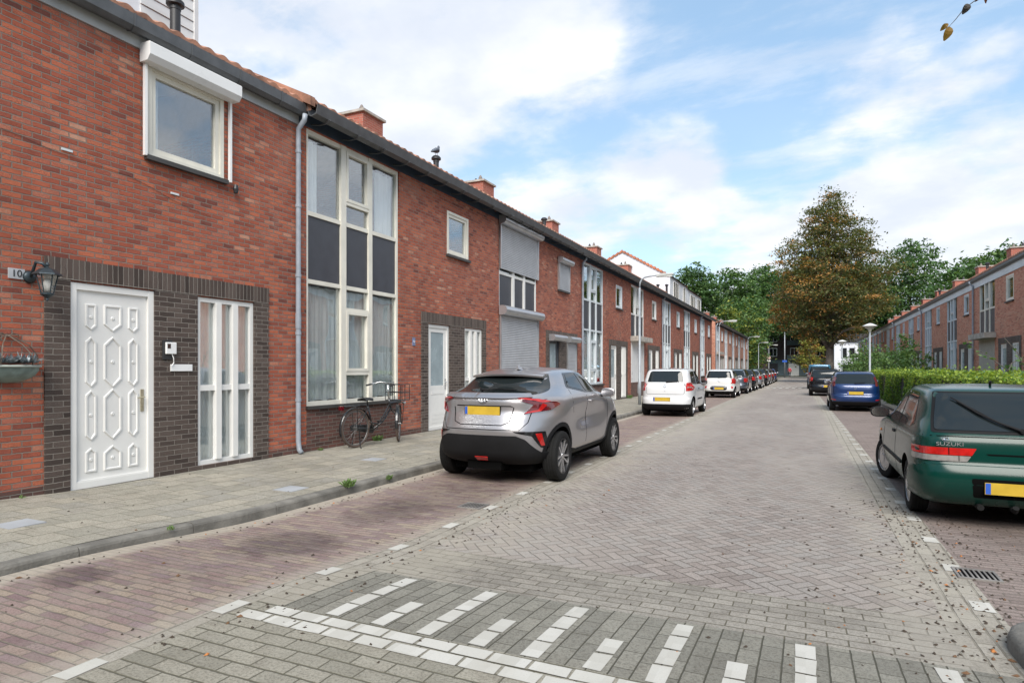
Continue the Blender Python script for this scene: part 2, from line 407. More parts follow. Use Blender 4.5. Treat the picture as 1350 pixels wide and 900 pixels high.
# rounded pavement nose at the corner on the right
def nose_ring(dx, dz):
    pts = [(.99+dx, 2.2)]+[(.99+dx+(.65-dx)*(1-math.cos(t)), 4.20+(.50-dx)*math.sin(t)) for t in [i*math.pi/2/9 for i in range(10)]]+[(6.5, 4.70-dx)]
    return [(x, y, rh(y)*.65+dz) for x, y in pts]
mb = MB(); rings = [nose_ring(0,-.06), nose_ring(.004,.07), nose_ring(.014,.098), nose_ring(.04,.115), nose_ring(.13,.117)]
n = len(rings[0])
mb.add([v for r_ in rings for v in r_], [(k*n+i+1, k*n+i, (k+1)*n+i, (k+1)*n+i+1) for k in range(4) for i in range(n-1)])
tag(mb.build('kerb', MATS['kerb_stone'], smooth=True), kind='structure')
inn = nose_ring(.131,.110); mb = MB(); mb.add(inn+[(6.5, 2.2, .18)], [tuple(range(len(inn)+1))[::-1]])
tag(mb.build('pavement', MATS['slab_paving']), kind='structure')
# painted blocks set in the paving
mb = MB()
def block(x0, x1, y0, y1, h=.004):
    j = lambda: random.uniform(-.004, .004)
    mb.add([(x0+j(),y0+j(),rh(y0)+h),(x1+j(),y0+j(),rh(y0)+h),(x1+j(),y1+j(),rh(y1)+h),(x0+j(),y1+j(),rh(y1)+h)], [(0,1,2,3)])
y = .90
while y < 58:
    if y > 2.2 or y < 2.2: block(rL(y)-.115, rL(y)-.012, y, y+.20)
    y += .872
y = 4.9
while y < 58:
    block(rR(y)+.012, rR(y)+.125, y, y+.19); y += .873
for r_ in range(2):                            # double transverse line at the top of the ramp
    x = -3.04+r_*.107
    while x < 5:
        block(x+.008, x+.203, 2.66+r_*.117, 2.758+r_*.117); x += .214
for k in range(-4, 8):
    x = .0+k*.632
    if x > 3: break
    for i in range(4): block(x-.048, x+.048, 2.91+i*.214, 3.105+i*.214)
for k in range(-4, 8):
    x = .0+(k+.52)*.632
    if x > 3: break
    for i in range(2): block(x-.048, x+.048, 2.91+i*.214, 3.105+i*.214)
for k in range(9):                             # crosswise row of dashes at the next hump
    block(-3.2+k*.45, -2.98+k*.45, 51.8, 53.6, .02); block(-3.0+k*.45, -2.88+k*.45, 54.4, 55.6, .02)
tag(mb.build('road_marking', MATS['white_block']), kind='structure')

# ---------------------------------------------------------------- shared building materials
plain('cream_paint', (.72,.69,.60), .42, var=.10, vs=2)
plain('white_paint', (.74,.73,.70), .35, var=.05, vs=2)
plain('white_pvc', (.78,.78,.77), .3, var=.06, vs=1.5)
plain('grey_frame', (.42,.45,.47), .4, var=.1)
plain('dark_frame', (.06,.065,.075), .4, var=.1)
plain('sill_dark', (.05,.048,.046), .5, var=.2, bumpd=.002)
plain('spandrel', (.045,.050,.062), .38, var=.12, vs=5, bumpd=.0015)
plain('spandrel_pale', (.34,.38,.43), .4, var=.1)
plain('gutter_zinc', (.11,.115,.12), .45, metal=.4, var=.2, vs=5)
plain('soffit_blue', (.035,.055,.085), .55, var=.2)
plain('fascia_white', (.62,.66,.68), .5, var=.1, vs=1)
plain('fascia_grey', (.42,.43,.43), .6, var=.12)
plain('pipe_grey', (.27,.30,.34), .4, var=.15, vs=6)
plain('alu', (.50,.51,.53), .32, metal=.7, var=.08)
plain('shutter_alu', (.47,.48,.50), .42, metal=.3, var=.08)
plain('concrete', (.38,.35,.31), .9, var=.25, vs=4, bumpd=.004)
plain('black_plastic', (.022,.022,.024), .45, var=.2)
plain('orange_tile', (.45,.155,.07), .75, var=.3, vs=2)
plain('roof_tile', (.34,.165,.105), .8, var=.45, vs=2.5, bumpd=.004)
plain('brass', (.55,.5,.36), .3, metal=.8)
plain('steel', (.6,.6,.6), .25, metal=1)
plain('render_grey', (.38,.36,.31), .9, var=.1)
plain('white_panel', (.68,.70,.74), .55, var=.06)
plain('roof_dark', (.05,.048,.05), .8, var=.3)
plain('floor_dark', (.08,.07,.06), .8)
def glassmat(name, tint, fac0, tr=.97):
    m, nt, b = newmat(name); nt.nodes.remove(b)
    out = nt.nodes['Material Output']
    t = nt.nodes.new('ShaderNodeBsdfTransparent'); t.inputs[0].default_value = (*[k*tr for k in tint], 1)
    gl = nt.nodes.new('ShaderNodeBsdfGlossy'); gl.inputs['Roughness'].default_value = .015
    gl.inputs[0].default_value = (.95,.98,1,1)
    ge = nt.nodes.new('ShaderNodeNewGeometry'); dt = nt.nodes.new('ShaderNodeVectorMath'); dt.operation = 'DOT_PRODUCT'
    nt.links.new(ge.outputs['Normal'], dt.inputs[0]); nt.links.new(ge.outputs['Incoming'], dt.inputs[1])
    fr = (1-V(nt, dt.outputs['Value']).abs()).pw(4.0)*(1-fac0)+fac0
    tcn = nt.nodes.new('ShaderNodeTexCoord')
    con(nt, gl.inputs['Normal'], bump(nt, noise(nt, tcn.outputs['Object'], 1.3, 1), .012, .5))
    mx = nt.nodes.new('ShaderNodeMixShader'); con(nt, mx.inputs[0], fr)
    nt.links.new(t.outputs[0], mx.inputs[1]); nt.links.new(gl.outputs[0], mx.inputs[2]); nt.links.new(mx.outputs[0], out.inputs[0])
    MATS[name] = m; return m
glassmat('pane_glass', (.95,.97,.97), .19)
def curtainmat(name, col):
    m, nt, b = newmat(name)
    x, y, z = pos(nt)
    b.inputs['Base Color'].default_value = (*col, 1); b.inputs['Roughness'].default_value = .9
    tb = nt.nodes.new('ShaderNodeBsdfTransparent'); mx = nt.nodes.new('ShaderNodeMixShader')
    weave = noise(nt, comb(nt, y*40, z*3), 1.0, 2)
    con(nt, mx.inputs[0], weave.sm(.2,.8)*.16+.82)
    nt.links.new(tb.outputs[0], mx.inputs[1]); nt.links.new(b.outputs[0], mx.inputs[2])
    nt.links.new(mx.outputs[0], nt.nodes['Material Output'].inputs[0])
    MATS[name] = m
curtainmat('net_curtain', (.86,.87,.86))
plain('lace', (.75,.77,.78), .9)

# ---------------------------------------------------------------- houses
def sheet(y0, y1, z0, z1, holes, depth, x=0):
    """wall face at x with rectangular holes (y0,y1,z0,z1) and reveals going in by depth"""
    mb = MB()
    ys = sorted({y0, y1, *[h[0] for h in holes], *[h[1] for h in holes]}); zs = sorted({z0, z1, *[h[2] for h in holes], *[h[3] for h in holes]})
    for a, b in zip(ys, ys[1:]):
        for c, d in zip(zs, zs[1:]):
            my, mz = (a+b)/2, (c+d)/2
            if any(h[0] < my < h[1] and h[2] < mz < h[3] for h in holes): continue
            mb.quad((x,a,c),(x,b,c),(x,b,d),(x,a,d))
    for a, b, c, d in holes:
        xi = x-depth
        mb.quad((x,a,c),(xi,a,c),(xi,a,d),(x,a,d)); mb.quad((x,b,c),(x,b,d),(xi,b,d),(xi,b,c))
        mb.quad((x,a,d),(xi,a,d),(xi,b,d),(x,b,d)); mb.quad((x,a,c),(x,b,c),(xi,b,c),(xi,a,c))
    return mb
def frame_rect(mb, y0, y1, z0, z1, x0, x1, t):
    mb.box(x0, x1, y0, y0+t, z0, z1); mb.box(x0, x1, y1-t, y1, z0, z1)
    mb.box(x0+.001, x1-.003, y0+t, y1-t, z0, z0+t); mb.box(x0+.001, x1-.003, y0+t, y1-t, z1-t, z1)
def curtain(parent, y0, y1, z0, z1, x, mat='net_curtain', amp=.02, per=.11):
    n = max(8, int((y1-y0)/per*6)); vs = []
    ph = random.random()*6
    for i in range(n+1):
        y = y0+(y1-y0)*i/n
        xx = x+amp*math.sin(y/per*2*math.pi+ph)+amp*.6*math.sin(y/per*.43*2*math.pi+ph*2)
        vs += [(xx, y, z0+.01*math.sin(y*21)), (xx*1.0, y, z1)]
    mb = MB(); mb.add(vs, [(2*i, 2*i+2, 2*i+3, 2*i+1) for i in range(n)])
    mb.build('curtain', MATS[mat], parent, smooth=True)
def pane(parent, y0, y1, z0, z1, x, mat='pane_glass'):
    MB().box(x-.012, x, y0, y1, z0, z1).build('pane', MATS[mat], parent)
def shutter(parent, y0, y1, z0, z1, box_h=.2, x=.0, proj=.2, mat='shutter_alu', boxmat='alu', step=.05, round_=True, z_open=None, label=None):
    """roller shutter: curtain of slats with guide rails, headed by its box"""
    mb = MB(); z = z0 if z_open is None else z_open
    while z < z1-.005:
        e = min(z+step, z1)
        mb.ext([(x, z), (x+.012, z+.004), (x+.018, (z+e)/2), (x+.012, e-.006), (x, e)], 'y', y0+.03, y1-.03); z = e
    if len(mb.v): mb.build('shutter_curtain', MATS[mat], parent)
    mb = MB()
    for a in (y0, y1-.035): MB().box(x, x+.045, a, a+.035, z0, z1).build('guide_rail', MATS[boxmat], parent)
    mb = MB()
    if round_:
        c = (x, z1+box_h*.5); pr = [(x, z1)]+[(x+proj*.5+proj*.5*math.sin(t), c[1]-box_h/2*math.cos(t)) for t in [i*math.pi/10 for i in range(11)]]+[(x, z1+box_h)]
    else: pr = [(x, z1), (x+proj*.72, z1), (x+proj, z1+box_h*.3), (x+proj, z1+box_h-.015), (x+proj-.015, z1+box_h), (x, z1+box_h)]
    mb.ext(pr, 'y', y0-.04, y1+.04)
    mb.build('shutter_box', MATS[boxmat], parent, ang=30)

def tall_window(root, y0, spec, fr):
    """the full-height glazed bay: three lights wide, dark spandrels between the floors"""
    zb, zt = .90, 5.62; X0, X1 = -.10, -.015
    a, m1, m1b, m2, m2b, b = y0, y0+.89, y0+1.03, y0+1.69, y0+1.80, y0+2.66
    lower = not spec.get('g_solid'); z0 = zb if lower else 3.0
    mb = MB()
    mb.box(X0, X1, a, a+.055, z0, zt); mb.box(X0, X1+.012, m1, m1b, z0, zt); mb.box(X0, X1+.012, m2, m2b, z0, zt); mb.box(X0, X1, b-.06, b, z0, zt)
    cols = [(a+.055, m1), (m1b, m2), (m2b, b-.06)]
    for c0, c1 in cols:
        for q0, q1 in ((zb, zb+.075), (3.0, 3.07), (4.16, 4.235), (5.545, zt)):
            if not lower and q0 < 2.9: continue
            mb.box(X0+.001, X1-.004, c0, c1, q0, q1)
    c0, c1 = cols[1]
    mb.box(X0+.001, X1+.008, c0, c1, 4.56, 4.62); frame_rect(mb, c0+.002, c1-.002, 4.621, 5.543, X0+.02, X1+.02, .055)
    if lower:
        mb.box(X0+.001, X1+.008, c0, c1, 2.60, 2.66); mb.box(X0+.001, X1+.008, c0, c1, 1.42, 1.49)
        frame_rect(mb, c0+.002, c1-.002, 1.492, 2.598, X0+.02, X1+.02, .055)
    frm = mb.build('tall_window', MATS[fr], root)
    s = MB()
    for c0, c1 in cols:
        o = MB().box(-.07, -.045, c0, c1, 3.07, 4.16).build('spandrel_panel', MATS[spec.get('span', 'spandrel')], frm)
    px = -.06
    near = spec.get('near')
    rows = [(4.235, 5.545)]+([(.975, 3.0)] if lower else [])
    if near:
        for q0, q1 in rows:
            for k in (0, 2): pane(frm, cols[k][0], cols[k][1], q0, q1, px)
        c0, c1 = cols[1]
        for q0, q1 in ((4.235, 4.56), (4.67, 5.49), (2.66, 3.0), (1.545, 2.545), (.975, 1.42)): pane(frm, c0, c1, q0, q1, px)
    else:
        for q0, q1 in rows:
            for c0, c1 in cols: pane(frm, c0, c1, q0, q1, px)
    if lower: MB().box(-.10, .06, a-.02, b+.02, zb-.055, zb).build('sill', MATS['sill_dark'], frm)
    if lower: curtain(frm, a, b, .98 if near else 1.1, 2.98, -.165, amp=.022, per=.10)
    if lower and near:                     # lace hem with zigzag edge
        mb = MB(); n = 66
        for i in range(n):
            ya = a+(b-a)*i/n; yb = a+(b-a)*(i+1)/n
            mb.add([(-.125,ya,1.38),(-.125,yb,1.38),(-.125,(ya+yb)/2,1.14+.05*((i//4)%2)+random.uniform(0,.03))],[(0,1,2)])
        mb.build('lace_hem', MATS['lace'], frm)
    curtain(frm, a, a+.5, 4.2, 5.5, -.2, amp=.03, per=.13)
    if near: curtain(frm, b-.55, b, 4.2, 5.5, -.2, amp=.03, per=.13)
    MB().box(-.9, -.88, a-.3, b+.3, 3.02, 3.06).build('floor_slab', MATS['floor_dark'], frm) if 0 else None
    return frm

def panel_door(root, y0, y1, z0, z1):
    """white moulded door with twelve raised lozenge fields"""
    mb = MB(); frame_rect(mb, y0, y1, z0-.0, z1, -.09, .004, .075)
    fr = mb.build('door_frame', MATS['white_paint'], root)
    d = MB(); a, b = y0+.075, y1-.075; zz0, zz1 = z0+.02, z1-.075
    d.box(-.07, -.03, a, b, zz0, zz1)
    d.box(-.03, -.005, a, b, zz0, zz0+.07)
    W = b-a; H = zz1-zz0
    def lozenge(cy, cz, w, h, kind):
        k = w*.38; e = h/2; s = w/2
        if kind == 'full': p = [(-s,-e+k*1.2),(0,-e),(s,-e+k*1.2),(s,e-k*1.2),(0,e),(-s,e-k*1.2)]
        elif kind == 'bot': p = [(-s,-e+k),(0,-e),(s,-e+k),(s,e),(-s,e)]
        elif kind == 'top': p = [(-s,-e),(s,-e),(s,e-k),(0,e),(-s,e-k)]
        elif kind[0] == 'l':   # side panels, one bevelled inner edge
            q = kind[1]; p = [(-s,-e+(k*1.5 if q in 'fb' else 0)),(s*.2,-e)if q in'fb' else (s,-e),(s,-e+k*1.5 if q in 'fb' else -e+.001),(s,e-k*1.5 if q in 'ft' else e-.001),(s*.2,e) if q in 'ft' else (s,e),(-s,e-(k*1.5 if q in 'ft' else 0))]
        p3 = [(cy+u, cz+v) for u, v in p]
        # moulding ring
        for (sc0, sc1, h0, h1) in ((1, .82, .012, .012),):
            outer = p3; innr = [(cy+(u-cy)*(1-.022/s), cz+(v-cz)*(1-.022/e)) for u, v in p3]
            n = len(p3); x0 = -.03
            vs = [(x0, u, v) for u, v in outer]+[(x0+.014, cy+(u-cy)*(1-.006/s), cz+(v-cz)*(1-.006/e)) for u, v in outer]+[(x0+.014, u, v) for u, v in innr]+[(x0+.002, cy+(u-cy)*(1-.012/s), cz+(v-cz)*(1-.012/e)) for u, v in innr]
            fs = [(r_*n+i, r_*n+(i+1)%n, (r_+1)*n+(i+1)%n, (r_+1)*n+i) for r_ in range(3) for i in range(n)]
            d.add(vs, fs)
        # carved boss in the middle field
        if kind in ('full', 'bot', 'top'):
            for (rz, rr) in ((0, .024),):
                d.lathe([(rr, 0), (rr*.8, .006), (rr*.45, .009), (rr*.3, .004), (0.001, .008)], 10, Matrix.Translation((-.029, cy, cz+rz)) @ Matrix.Rotation(R(90), 4, 'Y'))
        else:
            pass
    rowsz = [(zz0+H*.865, H*.14, 'b'), (zz0+H*.635, H*.27, 'f'), (zz0+H*.36, H*.27, 'f'), (zz0+H*.13, H*.13, 't')]
    for cz, h, q in rowsz:
        lozenge((a+b)/2, cz, W*.25, h, {'b':'bot','f':'full','t':'top'}[q])
        for s in (-1, 1): lozenge((a+b)/2+s*W*.295, cz, W*.15, h*.97, {'b':'bot','f':'full','t':'top'}[q])
    dr = d.build('door', MATS['white_paint'], root)
    hm = MB(); hm.box(-.03, -.018, b-.085, b-.045, z0+.86, z0+1.14); hm.tube([(-.02, b-.065, z0+1.04), (.03, b-.065, z0+1.04), (.032, b-.16, z0+1.035)], .008, 8)
    hm.tube([(-.02,b-.065,z0+.93),(-.008,b-.065,z0+.93)], .012, 10)
    hm.build('handle', MATS['brass'], dr)
def glazed_door(root, y0, y1, z0, z1, fr='white_paint', solid=False, glassfrac=.42):
    mb = MB(); frame_rect(mb, y0, y1, z0, z1, -.09, -.01, .07); fr_ = mb.build('door_frame', MATS[fr], root)
    a, b = y0+.07, y1-.07; zg = z0+(z1-z0)*glassfrac
    d = MB(); d.box(-.075, -.035, a, a+.11, z0+.02, z1-.07); d.box(-.075, -.035, b-.11, b, z0+.02, z1-.07)
    d.box(-.074, -.036, a+.11, b-.11, z0+.02, zg); d.box(-.074, -.036, a+.11, b-.11, z1-.17, z1-.07)
    d.box(-.036, -.030, a+.13, b-.13, zg-.2, zg-.14)
    for k in range(4): d.box(-.036, -.032, a+.12, b-.12, z0+.06+k*.09, z0+.14+k*.09)
    dr = d.build('door', MATS[fr], root)
    MB().box(-.06, -.05, a+.11, b-.11, zg, z1-.17).build('frosted_pane', plain('frosted_glass', (.30,.36,.38), .25, var=.1), dr)
    hm = MB(); hm.box(-.036, -.022, b-.08, b-.045, z0+.92, z0+1.16); hm.tube([(-.03,b-.062,z0+1.08),(.02,b-.062,z0+1.08),(.022,b-.15,z0+1.075)], .009, 6)
    hm.build('handle', MATS['steel'], dr)
def side_window(root, y0, y1, z0, z1, fr='white_paint'):
    mb = MB(); t = .06; frame_rect(mb, y0, y1, z0, z1, -.09, -.005, t); w_ = (y1-y0-2*t)
    for k in (1, 2):
        c = y0+t+w_*k/3; mb.box(-.088, .022, c-.045, c+.045, z0+t, z1-t)
    zt = z0+(z1-z0)*.46
    cs = [(y0+t, y0+t+w_/3-.045), (y0+t+w_/3+.045, y0+t+2*w_/3-.045), (y0+t+2*w_/3+.045, y1-t)]
    for c0, c1 in cs: mb.box(-.087, -.009, c0, c1, zt-.04, zt+.04)
    f = mb.build('side_window', MATS[fr], root)
    for c0, c1 in cs: pane(f, c0, c1, z0+t, zt-.04, -.055); pane(f, c0, c1, zt+.04, z1-t, -.055)
    curtain(f, y0, y1, z0+.05, z1, -.14, amp=.012, per=.07)
def small_window(root, y0, y1, z0, z1, fr='cream_paint', sill=True):
    mb = MB(); frame_rect(mb, y0, y1, z0, z1, -.09, .012, .06); frame_rect(mb, y0+.061, y1-.061, z0+.061, z1-.061, -.08, -.012, .065)
    f = mb.build('window', MATS[fr], root); pane(f, y0+.12, y1-.12, z0+.12, z1-.12, -.05)
    curtain(f, y0+.05, y0+(y1-y0)*.28, z0+.1, z1, -.26, amp=.02, per=.16)
    if sill: MB().box(-.09, .07, y0-.04, y1+.04, z0-.06, z0-.002).build('sill', MATS['sill_dark'], f)

def roof(root, W, eave_x, eave_z, ridge_x, ridge_z, seg, mat='roof_tile', rows=15, back=True, verge=False):
    vs, fs = [], []; per = .235; ny = max(2, int(W/per*seg)); L = eave_x-ridge_x; sl = (ridge_z-eave_z)/L
    mb = MB()
    for k in range(rows):
        xa = eave_x-L*k/rows+.02; xb = eave_x-L*(k+1)/rows; base = len(mb.v); vs = []
        for i in range(ny+1):
            y = W*i/ny; ph = (y/per) % 1.0
            wv = .045*(math.sin(ph*2*math.pi)*.5+.5)**.8 if seg >= 4 else 0
            vs += [(xa, y, eave_z+(eave_x-xa)*sl+wv-.025), (xa, y, eave_z+(eave_x-xa)*sl+wv+.045), (xb, y, eave_z+(eave_x-xb)*sl+wv+.01)]
        mb.add(vs, [f for i in range(ny) for f in ((3*i,3*i+3,3*i+4,3*i+1),(3*i+1,3*i+4,3*i+5,3*i+2))])
    if back:
        xr = ridge_x-L; mb.quad((ridge_x,0,ridge_z+.04),(ridge_x,W,ridge_z+.04),(xr,W,eave_z),(xr,0,eave_z))
        mb.ext([(ridge_x-.12,ridge_z),(ridge_x+.12,ridge_z),(ridge_x+.08,ridge_z+.1),(ridge_x,ridge_z+.14),(ridge_x-.08,ridge_z+.1)],'y',0,W)
    if verge: mb.ext([(eave_x+.03,eave_z-.06),(eave_x+.03,eave_z+.09),(ridge_x,ridge_z+.10),(ridge_x,ridge_z-.05)],'y',-.06,.05)
    for yy in (.003, W-.003): mb.add([(eave_x-.01,yy,eave_z-.03),(ridge_x,yy,ridge_z-.01),(ridge_x,yy,eave_z-.2),(eave_x-.01,yy,eave_z-.12)],[(0,1,2,3)])
    return mb.build('roof', MATS[mat], root, ang=35 if seg >= 4 else None)
def chimney(roofo, y, x, z0, z1, wy=.92, wx=.95, brick='chimney_brick'):
    mb = MB(); mb.box(x-wx, x, y, y+wy, z0, z1-.07)
    c = mb.build('chimney', MATS[brick], roofo)
    MB().box(x-wx-.07, x+.07, y-.07, y+wy+.07, z1-.07, z1).build('chimney_cap', MATS['concrete'], roofo)
    for q in ((.28, .3), (.66, .62)):
        MB().lathe([(.085, z1), (.075, z1+.16), (.055, z1+.2), (.03, z1+.25), (.001, z1+.27)], 10, Matrix.Translation((x-wx*q[0], y+wy*q[1], 0))).build('chimney_pot', MATS['roof_dark'] if q[0] > .5 else plain('pot', (.2,.17,.15), .8), roofo)
    MB().box(x+.0, x+.03, y+.05, y+wy-.05, z0, z0+.32).build('flashing', MATS['alu'], roofo)
def vent_pipe(roofo, x, y, z0, z1, r=.075):
    mb = MB(); mb.lathe([(r, z0), (r, z1-.12), (r*1.1, z1-.12), (r*1.1, z1-.06), (r*1.75, z1-.05), (r*1.75, z1), (r*1.2, z1+.045), (.001, z1+.07)], 14, Matrix.Translation((x, y, 0)))
    return mb.build('vent_pipe', MATS['black_plastic'], roofo, ang=40)

NH = [0]
def house(loc, rz, W, label, group, spec):
    near = spec.get('near'); root = empty('terraced_house', loc, rz, label=label, cat='house', group=group)
    brick = spec.get('brick', 'red_brick'); gy = spec.get('g', .2); dy_ = spec.get('d', 3.71)
    fr = spec.get('frame', 'cream_paint')
    ZT = 5.85; D = 8.6
    G = (gy, gy+2.68, .90 if not spec.get('g_solid') else 3.0, 5.62)
    S = spec.get('surround', (dy_, dy_+3.08)); DR = spec.get('door', (dy_+.27, dy_+1.2)); SW = spec.get('side', (dy_+1.92, dy_+2.86)); SM = spec.get('small', (dy_+1.1, dy_+2.13, 4.24, 5.27))
    z0 = .14; ZD = 2.54
    holes = [(DR[0], DR[1], z0, ZD), (SW[0], SW[1], .19, ZD), SM]
    if not spec.get('no_g'): holes.append(G)
    mb = sheet(0, W, -.05, ZT, holes, .12)
    if spec.get('end0', 1): mb.quad((0,0,-.05),(0,0,ZT),(-D,0,ZT),(-D,0,-.05)); mb.add([(0,0,ZT),(-D/2,0,8.15),(-D,0,ZT)],[(0,1,2)])
    if spec.get('end1', 1): mb.quad((0,W,-.05),(-D,W,-.05),(-D,W,ZT),(0,W,ZT)); mb.add([(0,W,ZT),(-D,W,ZT),(-D/2,W,8.15)],[(0,1,2)])
    mb.quad((-D,0,-.05),(-D,0,ZT),(-D,W,ZT),(-D,W,-.05))
    wall = mb.build('wall', MATS[brick], root)
    MB().box(-D+.1, -.25, .05, W-.05, 2.80, 3.02).build('floor', MATS['floor_dark'], root)
    # surround of rough dark brick, proud of the wall
    mb = MB(); P = .022; zs = 2.80; za = 2.56
    cols = [(S[0], DR[0]), (DR[1], SW[0]), (SW[1], S[1])]
    for a, b in cols: mb.box(-.02, P, a, b, .06, za-.004)
    mb.box(-.02, P, SW[0], SW[1], .06, .185); mb.box(-.115, -.02, SW[0]+.001, SW[1]-.001, .06, .187)
    sr = mb.build('door_surround', MATS['brown_brick'], root)
    MB().box(-.02, P+.004, S[0]-.002, S[1]+.002, za, zs).build('soldier_course', MATS['brown_soldier'], sr)
    MB().box(-.12, .03, DR[0], DR[1], .02, z0).build('doorstep', MATS['kerb_stone'], root)
    for a, b in ((.002, S[0]-.002), (S[1]+.002, W-.002)):
        if b-a > .05: MB().box(-.02, .006, a, b, -.02, .24).build('plinth', MATS['plinth_brick'], root)
    if not spec.get('no_g'): MB().box(-.02, .008, gy, gy+2.68, .241, .84).build('plinth', MATS['plinth_brick'], root)
    dk = spec.get('doorkind', 'glazed')
    if dk == 'panel': panel_door(root, DR[0], DR[1], z0, ZD)
    else: glazed_door(root, DR[0], DR[1], z0, ZD, spec.get('doorpaint', 'white_paint'))
    if spec.get('side_shut'):
        side_window(root, SW[0], SW[1], .19, ZD, fr)
        shutter(root, SW[0]-.02, SW[1]+.02, .25, 2.45, .22, .03, .22)
        MB().ext([(.03,2.45)]+[(.14+.11*math.sin(t),2.56-.11*math.cos(t)) for t in [i*math.pi/10 for i in range(11)]]+[(.03,2.67)],'y',DR[0]-.05,DR[1]+.25).build('shutter_box', MATS['alu'], root, ang=30)
    else: side_window(root, SW[0], SW[1], .19, ZD, spec.get('sidepaint', 'white_paint'))
    small_window(root, *SM, fr=spec.get('smallpaint', fr))
    if spec.get('small_shut'): shutter(root, SM[0]-.03, SM[1]+.03, SM[2], SM[3]-.12, .2, .03, .2)
    if spec.get('small_box'):
        shutter(root, SM[0]-.07, SM[1]+.10, SM[2]-.02, SM[3]-.03, .23, .02, .20, 'white_pvc', 'white_pvc', round_=False, z_open=9)
    if not spec.get('no_g'):
        tw = tall_window(root, gy, spec, fr)
        if spec.get('g_solid'):
            MB().box(-.02, .012, gy, gy+2.68, .85, 2.95).build('infill_panel', MATS[spec['g_solid']], root)
            MB().box(.0, .42, gy-.1, gy+2.9, 2.86, 3.10).build('canopy', MATS['concrete'], root)
        if spec.get('g_shut'):
            shutter(root, gy-.02, gy+2.70, 4.30, 5.52, .24, .03, .22)
            shutter(root, gy-.02, gy+2.70, .80, 3.02, .26, .03, .24)
    # roof edge
    xe = spec.get('eave', 'hung')
    if xe == 'hung':
        MB().box(0, .018, 0, W, 5.64, 5.86).build('frieze_board', MATS['soffit_blue'], root)
        g_ = MB(); g_.ext([(.20,5.86),(.23,5.72),(.29,5.69),(.40,5.72),(.44,5.88),(.425,5.88),(.385,5.735),(.29,5.705),(.24,5.735),(.215,5.86)], 'y', 0, W)
        go = g_.build('gutter', MATS['gutter_zinc'], root)
        g_ = MB(); g_.quad((.0,0,5.875),(.21,0,5.80),(.21,W,5.80),(.0,W,5.875)); g_.build('soffit', MATS['soffit_blue'], root)
        if near or spec.get('mid'):
            y = .3
            while y < W: MB().tube([(.02,y,5.70),(.2,y,5.66),(.32,y,5.665),(.43,y,5.71)], .014, 5).build('gutter_bracket', MATS['gutter_zinc'], go); y += .78
        ex, ez = .30, 5.915
    elif xe == 'white':
        MB().box(0, .02, 0, W, 5.60, 5.80).build('fascia_board', MATS['fascia_grey'], root)
        g_ = MB(); g_.ext([(.0,5.80),(.02,5.80),(.05,5.73),(.14,5.71),(.19,5.76),(.20,5.90),(.185,5.90),(.175,5.77),(.13,5.73),(.06,5.75),(.02,5.9),(.0,5.9)], 'y', 0, W)
        go = g_.build('gutter', MATS['gutter_zinc'], root)
        y = .35
        while y < W: MB().ext([(.02,5.795),(.048,5.722),(.142,5.70),(.198,5.755),(.208,5.905),(.0,5.905)], 'y', y, y+.018).build('gutter_joint', MATS['gutter_zinc'], go); y += .8
        ex, ez = .14, 5.92
    else:
        MB().box(0, .03, 0, W, 5.36, 5.66).build('fascia_board', MATS['fascia_white'], root)
        g_ = MB(); g_.ext([(0,5.66),(.10,5.66),(.14,5.72),(.14,5.82),(0,5.82)], 'y', 0, W); g_.build('gutter', MATS['gutter_zinc'], root)
        ex, ez = .12, 5.84
    seg = 8 if near else (4 if spec.get('mid') else 2)
    rf = roof(root, W, ex, ez, -D/2, 8.2 if ex < .3 or 1 else 8.2, seg, rows=15 if seg > 2 else 3, verge=spec.get('verge'))
    for (cy, cx) in spec.get('chim', []): chimney(rf, cy, cx, 7.0, spec.get('chz', 8.85), brick='chimney_brick')
    for (vx, vy, vz) in spec.get('vents', []): vent_pipe(rf, vx, vy, 6.2, vz)
    if spec.get('pipe') is not None:
        py = spec['pipe']; mb = MB()
        mb.tube([(.22,py,5.72),(.2,py,5.62),(.075,py,5.5),(.07,py,5.3),(.07,py,.35),(.09,py,.2),(.14,py,.15)], .042, 12)
        dp = mb.build('drainpipe', MATS['pipe_grey'], root, smooth=True)
        for z in (5.1, 4.2, 3.05, 2.1, 1.0): MB().lathe([(.05,z),(.05,z+.05)], 12, Matrix.Translation((.07,py,0))).build('pipe_clip', MATS['pipe_grey'], dp)
        MB().lathe([(.048,2.2),(.048,2.45)],12,Matrix.Translation((.07,py,0))).build('pipe_sleeve', MATS['pipe_grey'], dp)
    for fn in spec.get('extra', []): fn(root, rf)
    return root

